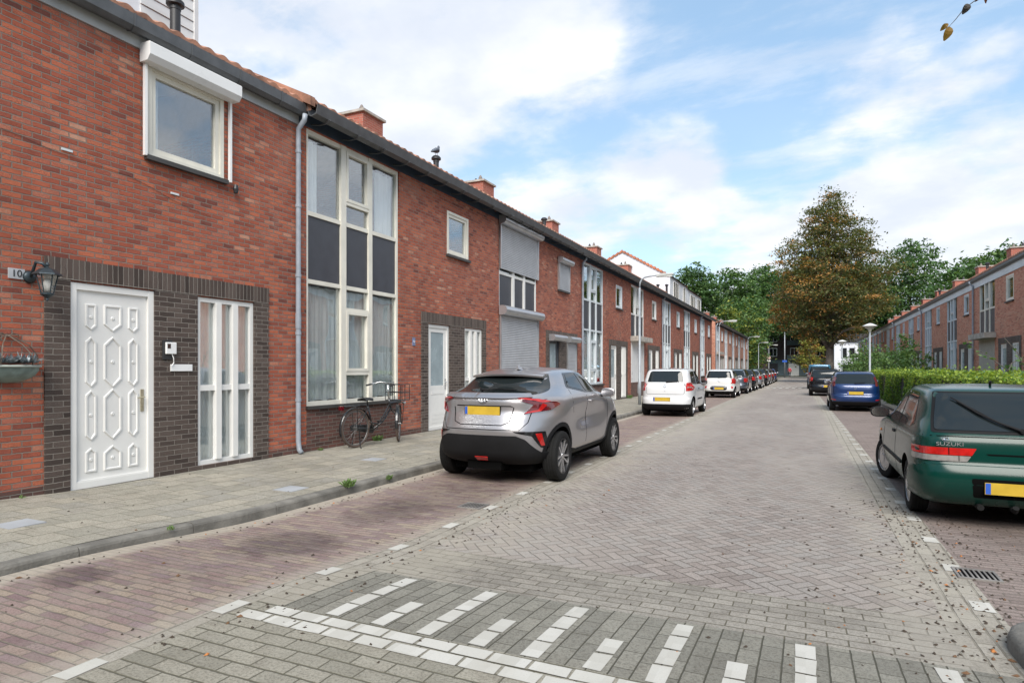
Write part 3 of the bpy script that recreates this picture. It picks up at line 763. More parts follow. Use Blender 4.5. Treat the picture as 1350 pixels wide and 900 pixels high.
def mailbox_bits(root, rf):
    mb = MB(); mb.box(0,.05,4.94-.7+.62,4.94-.7+.80,1.66,1.92); mb.build('entry_phone_back', MATS['black_plastic'], root)
def white_dormer(front_x, peak_x, z_front, z_peak, W, clad, frontmat, wins, back_x=-8.6):
    def f(root, rf):
        mb = MB(); zb = 5.9
        pr = [(front_x, zb), (front_x, z_front), (peak_x, z_peak), (back_x, z_front-.2), (back_x, zb)]
        mb.ext(pr, 'y', .04, W-.04); d = mb.build('roof_extension', MATS[clad], root)
        for ya, yb in ((-.06, .06), (W-.06, W+.06)):
            mb = MB()
            for (a, b) in ((pr[1], pr[2]), (pr[2], pr[3])):
                n = 14
                for k in range(n):
                    t0, t1 = k/n, (k+1)/n-.01
                    xa, za, xb_, zb_ = a[0]+(b[0]-a[0])*t0, a[1]+(b[1]-a[1])*t0, a[0]+(b[0]-a[0])*t1, a[1]+(b[1]-a[1])*t1
                    o = 0 if a is pr[1] else .0
                    mb.add([(xa,ya,za-.06),(xa,yb,za-.06),(xb_,yb,zb_-.06),(xb_,ya,zb_-.06),(xa,ya,za+.13),(xa,yb,za+.13),(xb_,yb,zb_+.06),(xb_,ya,zb_+.06)],
                           [(0,3,2,1),(4,5,6,7),(0,1,5,4),(1,2,6,5),(2,3,7,6),(3,0,4,7)])
            mb.build('verge_tiles', MATS['orange_tile'], d)
        MB().add([(front_x+.18,-.02,z_front-.04),(front_x+.18,W+.02,z_front-.04),(peak_x,W+.02,z_peak+.05),(peak_x,-.02,z_peak+.05),(back_x,W+.02,z_front-.2),(back_x,-.02,z_front-.2)],[(0,1,2,3),(3,2,4,5)]).build('upper_roof', MATS['roof_dark'], d)
        # boarded front with windows
        mb = MB(); z = zb
        while z < z_front-.02: mb.box(front_x, front_x+.03, .04, W-.04, z, min(z+.165, z_front)-.012); z += .165
        mb.build('boarding', MATS[frontmat], d)
        for (a, b, c, e, n) in wins:
            mb = MB(); frame_rect(mb, a, b, c, e, front_x+.0, front_x+.07, .07)
            for k in range(1, n): mb.box(front_x+.01, front_x+.065, a+(b-a)*k/n-.05, a+(b-a)*k/n+.05, c+.07, e-.07)
            wn = mb.build('window', MATS['white_paint'], d); MB().box(front_x+.032, front_x+.045, a+.07, b-.07, c+.07, e-.07).build('pane', MATS['dark_glass'], wn)
    return f
plain('dark_glass', (.015,.018,.02), .04, var=0, spec=.8)
# ---------------------------------------------------------------- the rows of houses
XL, XR = -7.67, 7.4
def siding_dormer(root, rf):
    mb = MB(); mb.box(-3.6, -1.56, 1.2, 6.55, 6.2, 9.9); d = mb.build('dormer', MATS['white_panel'], root)
    mb = MB(); z = 6.6
    while z < 9.8: mb.ext([(-1.56,z),(-1.525,z+.004),(-1.54,z+.165),(-1.56,z+.165)], 'y', 5.62, 6.55); z += .172
    mb.box(-1.55,-1.50,6.53,6.60,6.3,9.9); mb.build('boarding', plain('dormer_boards', (.62,.62,.62), .5, var=.06), d)
    mb = MB(); frame_rect(mb, 2.2, 5.60, 7.6, 9.4, -1.56, -1.50, .09); wn = mb.build('window', MATS['white_paint'], d)
    MB().box(-1.54,-1.525,2.29,5.51,7.69,9.31).build('pane', MATS['dark_glass'], wn)
def number_plate(txt, y, z, w_, h_, col, tcol, size):
    def f(root, rf):
        o = MB().box(0,.012,y-w_/2,y+w_/2,z-h_/2,z+h_/2).build('number_plate', plain('plate_'+txt, col, .4), root)
        me = text_mesh(txt, size, .002); me.transform(Matrix.Translation((.014,y,z)) @ Matrix.Rotation(R(90),4,'Z') @ Matrix.Rotation(R(90),4,'X'))
        link('number', me, plain('ink_'+txt, tcol, .4), o)
    return f
def letter_slot(root, rf):
    MB().box(.022,.04,4.96,5.28,1.51,1.60).build('letter_slot', MATS['white_pvc'], root)
def wire(root, rf):
    mb = MB(); pts = [(.006, 2.6+.3*i, 4.05-.012*i*i*.3+.03*math.sin(i*1.3)) for i in range(11)]
    mb.tube(pts, .0022, 4); cb = mb.build('facade_cable', plain('cable_brown', (.10,.04,.03), .8), root)
    for a, b in ((3.62, 4.03), (4.98, 3.87)): MB().box(.0,.012,a,a+.12,b,b+.025).build('cable_clip', MATS['fascia_white'], cb)
    MB().lathe([(.03,0),(.04,.06),(.03,.12)],10,Matrix.Translation((.07,5.98,4.12))).build('shutter_motor', MATS['black_plastic'], root)
base = dict(chim=[(6.3,-3.63)])
L = [
 (.7, 'red brick terraced house with moulded white panel door and white roller shutter box',
   dict(near=1, surround=(3.44,6.65), door=(3.71,4.74), side=(5.38,6.37), small=(4.65,5.82,4.28,5.46), doorkind='panel', small_box=1, eave='white', chim=[],
        vents=[(-1.2,5.95,7.22)], extra=[siding_dormer, number_plate('10',3.17,2.56,.155,.11,(.42,.43,.45),(.03,.03,.03),.105), letter_slot, wire])),
 (8.0, 'red brick terraced house with tall cream window bay behind the parked bicycle',
   dict(near=1, verge=1, pipe=-.06, vents=[(-1.5,6.75,7.3)], extra=[number_plate('12',3.42,2.12,.10,.17,(.16,.2,.33),(.7,.72,.75),.075)])),
 (15.3, 'red brick terraced house with closed grey roller shutters over its windows',
   dict(mid=1, g=.3, g_shut=1, small_shut=1, side_shut=1, d=3.75, frame='white_paint', doorpaint='dark_frame')),
 (22.6, 'red brick terraced house with white and grey window bay, next after the roller shutter house',
   dict(mid=1, pipe=.0, frame='fascia_white', vents=[(-1.8,.75,7.5)])),
 (29.9, 'red brick terraced house with concrete canopy over a white closed panel',
   dict(mid=1, g_solid='white_pvc', frame='white_paint')),
 (37.2, 'red brick terraced house with dark spandrels beyond the first street lamp', dict(pipe=.0, frame='fascia_white', vents=[(-1.6,6.6,7.3)])),
 (44.5, 'red brick terraced house with a white boarded roof extension and orange verge tiles',
   dict(frame='fascia_white', chim=[], vents=[(-.9,-1.2,7.2)], extra=[white_dormer(-.95,-4.3,8.0,9.95,7.3,'white_panel','fascia_white',[(1.2,3.3,6.5,7.8,3),(5.2,6.0,6.5,7.8,1)])])),
 (51.8, 'red brick terraced house with a brick-clad roof extension, last of the first row',
   dict(frame='fascia_white', span='spandrel_pale', chim=[], pipe=.0, extra=[white_dormer(-.95,-4.3,7.9,9.3,7.3,'red_brick_plain','fascia_white',[(1.2,3.6,6.5,7.6,3),(4.8,6.6,6.5,7.6,2)])])),
]
for y0, lab, sp in L:
    s = dict(base); s.update(sp)
    house((XL, y0, 0), 0, 7.3, lab, 'terraced houses along the left pavement', s)
GL = 'terraced houses of the far left row'
far = ['first house of the far left row, brown panel under its upper window', 'second house of the far left row with pale window bay', 'third house of the far left row, narrow pale window bay',
       'fourth house of the far left row, between pale window bays', 'fifth house of the far left row, at its far end']
for i, lab in enumerate(far):
    house((XL, 61.5+i*7.3, 0), 0, 7.3, lab, GL, dict(brick='pink_brick', frame='fascia_white', span=['spandrel','spandrel_pale','spandrel_pale','spandrel_pale','spandrel_pale'][i], pipe=7.25 if i in (4,) else (.0 if i in (0,2) else None), chim=[(6.3,-3.4)], chz=8.6,
          g_solid='white_pvc' if i == 0 else None))
GR = 'terraced houses along the right side behind the hedge'
rl = {37: 'pink brick terraced house with a concrete canopy over a grey rendered panel',
      44.5: 'pink brick terraced house on the right, next beyond the grey rendered panel',
      52: 'pink brick terraced house on the right with a pale window bay beside the second drainpipe',
      59.5: 'pink brick terraced house on the right with ivy at its door', }
ords = {67:'fifth',74.5:'sixth',82:'seventh',89.5:'eighth',97:'ninth',104.5:'tenth'}
for Yp in (29.5, 37, 44.5, 52, 59.5, 67, 74.5, 82, 89.5, 97, 104.5, 111):
    lab = rl.get(Yp) or ('%s pink brick terraced house of the right row counted from the grey rendered panel' % ords[Yp] if Yp in ords else ('pink brick terraced house at the far end of the right row' if Yp > 110 else 'pink brick terraced house on the right, outside the picture nearest the corner' if Yp == 14.5 else 'pink brick terraced house on the right with white bay outside the picture edge' if Yp == 22 else 'pink brick terraced house on the right at the picture edge'))
    house((XR, Yp, 0), math.pi, 7.5, lab, GR,
          dict(mid=1 if 20 < Yp < 60 else 0, brick='pink_brick', g=.9, d=4.2, eave='right', frame='fascia_white' if Yp != 37 else 'cream_paint', span='spandrel' if Yp in (37,44.5,59.5) else 'spandrel_pale',
               g_solid='render_grey' if Yp == 37 else None, chim=[(6.2,-3.3)], chz=8.5, pipe=.0 if Yp in (22, 37, 52, 67, 82, 97) else None,
               vents=[(-2.6,5.2,7.9)] if Yp in (44.5, 52, 67) else []))

# ---------------------------------------------------------------- small things on the near facade
t = empty('wall_lamp', (XL, 4.05, 2.47), label='old-fashioned dark metal wall lantern beside the house number 10', cat='lamp')
mb = MB(); mb.lathe([(.001,0),(.045,.002),(.06,.012),(.045,.03),(.02,.04)], 14, Matrix.Translation((0,-.05,.06)) @ Matrix.Rotation(R(90),4,'Y'))
mb.tube([(.03,-.05,.06),(.08,-.05,.14),(.13,-.06,.19),(.18,-.03,.18),(.2,0,.14)], .014, 8)
mb.build('bracket', plain('lamp_metal', (.04,.055,.065), .4, metal=.5, bumpd=.001), t, smooth=True)
M = Matrix.Translation((.2,0,0))
mb = MB(); mb.lathe([(.001,.20),(.012,.19),(.018,.17),(.01,.155),(.02,.145),(.06,.13),(.115,.085),(.12,.075),(.09,.075)], 6, M)
for k in range(6):
    t_ = 2*math.pi*k/6; mb.tube([(.2+.085*math.cos(t_), .085*math.sin(t_), .08), (.2+.048*math.cos(t_), .048*math.sin(t_), -.10)], .006, 4)
mb.lathe([(.055,-.095),(.055,-.11),(.03,-.13),(.012,-.145),(.014,-.16),(.001,-.175)], 12, M)
mb.build('lantern_frame', MATS['lamp_metal'], t)
MB().lathe([(.083,.075),(.046,-.095)], 6, M, cap=False).build('lantern_glass', MATS['pane_glass'], t)
mb = MB(); mb.lathe([(.001,-.09),(.035,-.07),(.04,-.03),(.03,.01),(.02,.03),(.001,.04)], 12, M); mb.build('bulb', plain('bulb_white', (.7,.66,.62), .4), t, smooth=True)

t.scale = (1.15,)*3
t = empty('hanging_basket', (XL, 3.78, 1.66), label='green half-bowl wall basket with grey dried flowers left of the door', cat='wall basket')
bw = .30
mb = MB(); rings = []
for i in range(7):
    ph = i/6*math.pi/2; zz = -.17*math.sin(ph); rr = bw*math.cos(ph)
    rings += [(max(.002, rr*.75*math.sin(a)), rr*math.cos(a), zz-.1) for a in [k*math.pi/12 for k in range(13)]]
mb.add(rings, [(i*13+k, i*13+k+1, (i+1)*13+k+1, (i+1)*13+k) for i in range(6) for k in range(12)])
mb.build('bowl', plain('bowl_green', (.17,.22,.20), .6, var=.3, vs=10), t, smooth=True)
mb = MB(); mb.tube([(.01+.225*math.sin(a), bw*1.02*math.cos(a), -.09) for a in [k*math.pi/12 for k in range(13)]], .013, 6)
mb.build('rim', plain('rim_pale', (.38,.42,.38), .5), t, smooth=True)
mb = MB()
for yy, xx in ((-bw, .01), (-bw*.5, .19), (bw*.5, .19), (bw, .01)):
    mb.tube([(xx, yy, -.09), (xx*1.0+.02, yy*.95, .02), (.06+xx*.3, yy*.6, .14), (.03, yy*.15, .22), (.012, 0, .24)], .006, 5)
for s in (-1, 1): mb.tube([(.02, 0, .22), (.02, s*.05, .26), (.02, s*.1, .25), (.02, s*.11, .215), (.02, s*.075, .21)], .006, 5)
mb.build('hanger', plain('rusty_wire', (.13,.10,.075), .7, var=.4, vs=12), t)
mb = MB()
for k in range(44):
    c = Vector((.05+.14*random.random(), random.uniform(-.27,.22), -.06)); n = 7
    for j in range(n):
        d = Vector((random.uniform(-.2,1), random.uniform(-1,1), random.uniform(-.1,1))).normalized()*random.uniform(.07,.14)
        s_ = Vector((-d.y, d.x, 0)).normalized()*.009
        mb.add([c-s_, c+d*.6-s_*1.3, c+d, c+d*.6+s_*1.3, c+s_], [(0,1,2,3,4)])
mb.build('dried_flowers', plain('dried_grey', (.28,.32,.34), .8, var=.6, vs=25), t)

t = empty('entry_phone', (XL+.022, 5.63, 1.78), label='small white intercom unit on a black backplate beside the white door', cat='doorbell')
MB().box(0,.02,-.09,.05,-.12,.14).build('back_plate', MATS['black_plastic'], t, bevel=.008)
mb = MB(); mb.box(.02,.05,-.06,.09,-.045,.11); mb.build('housing', MATS['white_pvc'], t, bevel=.008)
MB().box(.05,.053,-.045,-.0,.03,.09).build('screen', MATS['dark_glass'], t)
MB().tube([(.03,.03,-.04),(.04,.05,-.1),(.03,.06,-.16),(.03,.03,-.2)], .006, 5).build('cord', MATS['white_pvc'], t)
# ---------------------------------------------------------------- cars
def paint(name, col, metal=.0, rough=.32, coat=1.0):
    m, nt, b = newmat(name)
    tcn = nt.nodes.new('ShaderNodeTexCoord')
    n = noise(nt, tcn.outputs['Object'], 1.6, 5); z = nt.nodes.new('ShaderNodeSeparateXYZ'); nt.links.new(tcn.outputs['Object'], z.inputs[0])
    dirt = (1-V(nt, z.outputs[2]).sm(.15, .42))*n.sm(.25,.7)
    con(nt, b.inputs['Base Color'], mix(nt, dirt*.25, col, (.16,.145,.125)))
    b.inputs['Metallic'].default_value = metal
    con(nt, b.inputs['Roughness'], n*.08+rough+dirt*.3)
    b.inputs['Coat Weight'].default_value = coat; b.inputs['Coat Roughness'].default_value = .05
    MATS[name] = m; return m
plain('tyre_rubber', (.010,.010,.010), .9, var=.3, vs=6, bumpd=.001, spec=.25)
plain('trim_black', (.010,.010,.011), .7, var=.2, spec=.2)
plain('trim_gloss', (.012,.012,.013), .12, var=0)
plain('gap_dark', (.004,.004,.004), .9, var=0, spec=.05)
plain('plate_yellow', (.50,.33,.03), .45, var=.12, vs=6)
plain('plate_blue', (.02,.09,.42), .45, var=0)
plain('chrome', (.75,.76,.78), .12, metal=1, var=0)
plain('rim_silver', (.50,.50,.51), .28, metal=.8, var=.1)
plain('rim_dark', (.03,.03,.032), .4, metal=.3, var=.1)
plain('lamp_red', (.42,.012,.010), .12, coat=1, var=.25, vs=14)
plain('lamp_dark_red', (.10,.006,.010), .10, coat=1, var=.2, vs=14)
plain('lamp_clear', (.24,.225,.21), .15, coat=1, var=.2, vs=14)
plain('lamp_orange', (.75,.22,.02), .2, coat=1, var=0)
plain('car_window', (.012,.016,.017), .035, var=.0, spec=.5)
plain('interior_grey', (.05,.05,.052), .9)
def interp(tab, z):
    zs = [r[0] for r in tab]
    if z <= zs[0]: return tab[0][1:]
    if z >= zs[-1]: return tab[-1][1:]
    for k in range(len(zs)-1):
        if zs[k] <= z <= zs[k+1]: break
    out = []
    for j in range(1, len(tab[0])):
        h = zs[k+1]-zs[k]; s = (tab[k+1][j]-tab[k][j])/h
        def sl(i):
            if i <= 0: return (tab[1][j]-tab[0][j])/(zs[1]-zs[0])
            if i >= len(zs)-1: return (tab[-1][j]-tab[-2][j])/(zs[-1]-zs[-2])
            a = (tab[i][j]-tab[i-1][j])/(zs[i]-zs[i-1]); b = (tab[i+1][j]-tab[i][j])/(zs[i+1]-zs[i])
            return 0 if a*b <= 0 else 2*a*b/(a+b)
        m0, m1 = sl(k), sl(k+1); t = (z-zs[k])/h
        out.append(tab[k][j]*(2*t**3-3*t*t+1)+m0*h*(t**3-2*t*t+t)+tab[k+1][j]*(-2*t**3+3*t*t)+m1*h*(t**3-t*t))
    return out
def sstep(a, b, x):
    t = max(0, min(1, (x-a)/(b-a))); return t*t*(3-2*t)
def make_shell(S, levels=46, M=96):
    """car body as stacked plan outlines: rows of (height, rear y, front y, half width, p, q)"""
    tab = S['rings']; z0, z1 = tab[0][0], tab[-1][0]
    vs = []; belt = S.get('belt', .95); H = z1
    zs = sorted(set([z0+(z1-z0)*i/(levels-1) for i in range(levels)]+[H-.004, H-.012, H-.022, belt-.015, belt+.01]))
    for z in zs:
        yr, yf, w_, p, q = interp(tab, z); yc, a = (yr+yf)/2, (yf-yr)/2
        for k in range(M):
            th = 2*math.pi*(k+.5)/M; c, s = math.cos(th), math.sin(th)
            x = w_*math.copysign(abs(c)**(2/p), c); y = yc+a*math.copysign(abs(s)**(2/q), s)
            zz = z
            up = sstep(belt, H-.1, z)
            if z > belt:
                yt = S.get('crown_y', 2.0)
                zz -= up*(S.get('droop_r', .03)*max(0, (yt-y)/1.2)**2+S.get('droop_f', .03)*max(0, (y-yt)/1.0)**2)
            for (wy, R_, A, zc, zh) in S.get('flares', []):
                d = abs(y-wy)/R_
                if d < 1: x += math.copysign((1-d*d)**2*A*math.exp(-((z-zc)/zh)**2), x)*min(1, abs(x)/(.6*w_))
            for (za, zb_, A) in S.get('waist', []):       # pinched flank between the wheels
                f = sstep(za, (za+zb_)/2, z)*(1-sstep((za+zb_)/2, zb_, z))
                x -= math.copysign(A*f*math.exp(-((y-(S['wheels'][0]+S['wheels'][1])/2)/.75)**2), x)*min(1, abs(x)/(.6*w_))
            vs.append((x, y, zz))
    N = len(zs); fs = [(i*M+k, i*M+(k+1)%M, (i+1)*M+(k+1)%M, (i+1)*M+k) for i in range(N-1) for k in range(M)]
    fs.append(tuple(range(M-1, -1, -1)))
    # roof cap: shrink inwards
    b0 = (N-1)*M; yr, yf, w_, p, q = tab[-1][1:]; yc = (yr+yf)/2; prev = b0
    for t, dzz in ((.6, .006), (.25, .009)):
        st = len(vs)
        for k in range(M): x, y, z = vs[b0+k]; vs.append((x*t, yc+(y-yc)*t, z+dzz+(0)))
        fs += [(prev+k, prev+(k+1)%M, st+(k+1)%M, st+k) for k in range(M)]; prev = st
    fs.append(tuple(prev+k for k in range(M)))
    return vs, fs
def subdiv_poly(poly, res):
    out = []
    for i, a in enumerate(poly):
        b = poly[(i+1) % len(poly)]; n = max(1, int(math.hypot(b[0]-a[0], b[1]-a[1])/res))
        out += [(a[0]+(b[0]-a[0])*k/n, a[1]+(b[1]-a[1])*k/n) for k in range(n)]
    return out
def inside(p, poly):
    c = False; x, y = p
    for i in range(len(poly)):
        (x1, y1), (x2, y2) = poly[i], poly[i-1]
        if (y1 > y) != (y2 > y) and x < (x2-x1)*(y-y1)/(y2-y1)+x1: c = not c
    return c
def rounded(poly, r, n=4):
    out = []; N = len(poly)
    for i in range(N):
        p = Vector(poly[i]); a = Vector(poly[i-1]); b = Vector(poly[(i+1) % N])
        da, db = (a-p), (b-p); ra = min(r, da.length*.45, db.length*.45)
        A, B = p+da.normalized()*ra, p+db.normalized()*ra
        for k in range(n+1):
            t = k/n; out.append(tuple(A*(1-t)**2+p*2*t*(1-t)+B*t*t))
    return out
def panel(parent, bvh, name, mat, poly, view, off=.004, res=.05, r=.02, mirror=False, skirt=.012, label=None):
    res_o = []
    poly = rounded(poly, r) if r else poly
    bd = subdiv_poly(poly, res)
    xs = [p[0] for p in bd]; ys = [p[1] for p in bd]; pts = list(bd)
    nx = int((max(xs)-min(xs))/res)+1; ny = int((max(ys)-min(ys))/res)+1
    for i in range(nx):
        for j in range(ny):
            p = (min(xs)+(i+.5)*res, min(ys)+(j+.5)*res)
            if inside(p, bd) and min(math.hypot(p[0]-b[0], p[1]-b[1]) for b in bd) > res*.4: pts.append(p)
    cv, _, cf, *_r = delaunay_2d_cdt([Vector(p) for p in pts], [], [list(range(len(bd)))], 1, 1e-6)
    for sgn in ((1, -1) if mirror else (1,)):
        vs, ns = [], []
        for p in cv:
            if view == 'R': o, d = Vector((p[0]*sgn, -3, p[1])), Vector((0, 1, 0))
            elif view == 'F': o, d = Vector((p[0]*sgn, 9, p[1])), Vector((0, -1, 0))
            elif view == 'S': o, d = Vector((3*sgn, p[0], p[1])), Vector((-sgn, 0, 0))
            else: o, d = Vector((p[0]*sgn, p[1], 4)), Vector((0, 0, -1))
            loc, n, _, _ = bvh.ray_cast(o, d)
            if loc is None:
                for k in range(1, 40):
                    o2 = o.copy()
                    if view == 'S': o2.y += .01*k*(1 if o.y < 2 else -1)
                    elif view in 'RF': o2.x -= math.copysign(.01*k, o.x)
                    loc, n, _, _ = bvh.ray_cast(o2, d)
                    if loc is not None: break
                if loc is None: loc, n, _, _ = bvh.find_nearest(o+d*2)
            if view == 'S' and 'flank' in name and abs(loc.x) < .80*abs(bvh.ray_cast(Vector((3*sgn, max(p[0], .6), p[1])), d)[0].x):
                for k in range(1, 40):
                    l2, n2, _, _ = bvh.ray_cast(o+Vector((0, .01*k, 0)), d)
                    if l2 is not None and abs(l2.x) > .80*abs(bvh.ray_cast(Vector((3*sgn, max(p[0], .6), p[1])), d)[0].x): loc, n = l2, n2; break
            if n.dot(d) > 0: n = -n
            vs.append(loc+n*off); ns.append(n)
        fs = []
        for f in cf:
            a, b, c = (vs[i] for i in f[:3]); nn = (b-a).cross(c-a)
            fs.append(tuple(f) if nn.dot(ns[f[0]]) > 0 else tuple(reversed(f)))
        # boundary edges -> skirt
        cnt = {}
        for f in fs:
            for i in range(len(f)): e = (f[i], f[(i+1) % len(f)]); cnt[e] = 1
        bl = [e for e in cnt if (e[1], e[0]) not in cnt]
        idx = {}
        for e in bl:
            for v in e:
                if v not in idx: idx[v] = len(vs); vs.append(vs[v]-ns[v]*(skirt+off))
        sk = [(e[1], e[0], idx[e[0]], idx[e[1]]) for e in bl]
        me = bpy.data.meshes.new(name); me.from_pydata([tuple(v) for v in vs], [], fs+sk)
        o = link(name, me, MATS[mat] if isinstance(mat, str) else mat, parent)
        me.shade_smooth(); me.set_sharp_from_angle(angle=R(50))
        if label: o['label'] = label
        res_o.append(o)
    return res_o
def line_poly(pts, w_):
    L_, R_ = [], []
    for i, p in enumerate(pts):
        a = Vector(pts[max(0, i-1)]); b = Vector(pts[min(len(pts)-1, i+1)]); d = (b-a).normalized(); n = Vector((-d.y, d.x))*w_/2
        L_.append(tuple(Vector(p)+n)); R_.append(tuple(Vector(p)-n))
    return L_+R_[::-1]
def wheel(root, x, y, r, wd, spokes=5, style='twin', rimmat='rim_silver', steer=0, rim_r=None):
    rr = rim_r or r*.66
    M = Matrix.Translation((x, y, r)) @ Matrix.Rotation(steer, 4, 'Z') @ Matrix.Rotation(R(90) if x > 0 else R(-90), 4, 'Y')
    h = wd/2
    prof = [(rr*.99,-h*.8),(rr*1.04,-h*.95),(r*.9,-h),(r*.975,-h*.86),(r,-h*.62)]+[(r-(.006 if k%2 else 0), -h*.5+h*k/6*1.0) for k in range(7)]+[(r,h*.62),(r*.975,h*.86),(r*.9,h),(rr*1.04,h*.95),(rr*.99,h*.8)]
    mb = MB(); mb.lathe(prof, 40, M, cap=False); t = mb.build('wheel', MATS['tyre_rubber'], root, ang=35)
    mb = MB(); mb.lathe([(rr*1.0,h*.8),(rr*1.0,h*.9),(rr*.94,h*.92),(rr*.91,h*.7),(rr*.9,-h*.5),(.001,-h*.5)], 36, M, cap=False)
    rim = mb.build('rim', MATS[rimmat], t, ang=35)
    mb = MB(); mb.lathe([(rr*.88,-h*.45),(.001,-h*.44)], 24, M, cap=False); mb.lathe([(rr*.6,-h*.4),(rr*.6,-h*.1),(.05,-h*.1),(.001,-h*.1)], 24, M, cap=False)
    mb.build('brake_disc', MATS['rim_dark'], t)
    mb = MB(); f0 = h*.78
    if style == 'cover':       # pressed wheel trim with slots
        n = spokes
        mb.lathe([(rr*.97,f0),(rr*.86,f0+.012)], 36, M, cap=False)
        for k in range(n):
            A = M @ Matrix.Rotation(2*math.pi*k/n, 4, 'Z'); hw0, hw1 = rr*.20, rr*.34
            mb.add([A@Vector(v) for v in ((rr*.2,-hw0,f0+.022),(rr*.9,-hw1,f0+.006),(rr*.9,hw1,f0+.006),(rr*.2,hw0,f0+.022),(rr*.2,-hw0*.7,f0-.01),(rr*.9,-hw1,f0-.02),(rr*.9,hw1,f0-.02),(rr*.2,hw0*.7,f0-.01))],
                   [(0,1,2,3),(0,4,5,1),(2,6,7,3),(1,5,6,2)])
        mb.lathe([(rr*.34,f0-.01),(rr*.3,f0+.026),(rr*.12,f0+.03),(.001,f0+.03)], 20, M, cap=False)
    else:
        for k in range(spokes):
            for s in ((-1, 1) if style == 'twin' else (0,)):
                A = M @ Matrix.Rotation(2*math.pi*k/spokes, 4, 'Z')
                y0_, y1_ = s*rr*.05, s*rr*.22; ww = rr*.045 if s else rr*.10
                mb.add([A@Vector(v) for v in ((rr*.1,y0_-ww*1.3,f0+.0),(rr*.93,y1_-ww,f0+.008),(rr*.93,y1_+ww,f0+.008),(rr*.1,y0_+ww*1.3,f0+.0),
                                            (rr*.1,y0_-ww*1.3,f0-.05),(rr*.93,y1_-ww,f0-.035),(rr*.93,y1_+ww,f0-.035),(rr*.1,y0_+ww*1.3,f0-.05))],
                       [(0,1,2,3),(0,4,5,1),(2,6,7,3),(1,5,6,2),(0,3,7,4)])
        mb.lathe([(rr*.2,f0-.04),(rr*.18,f0+.008),(rr*.08,f0+.014),(.001,f0+.014)], 16, M, cap=False)
    mb.build('spokes', MATS['rim_silver' if style != 'twin_dark' else 'rim_dark'], rim)
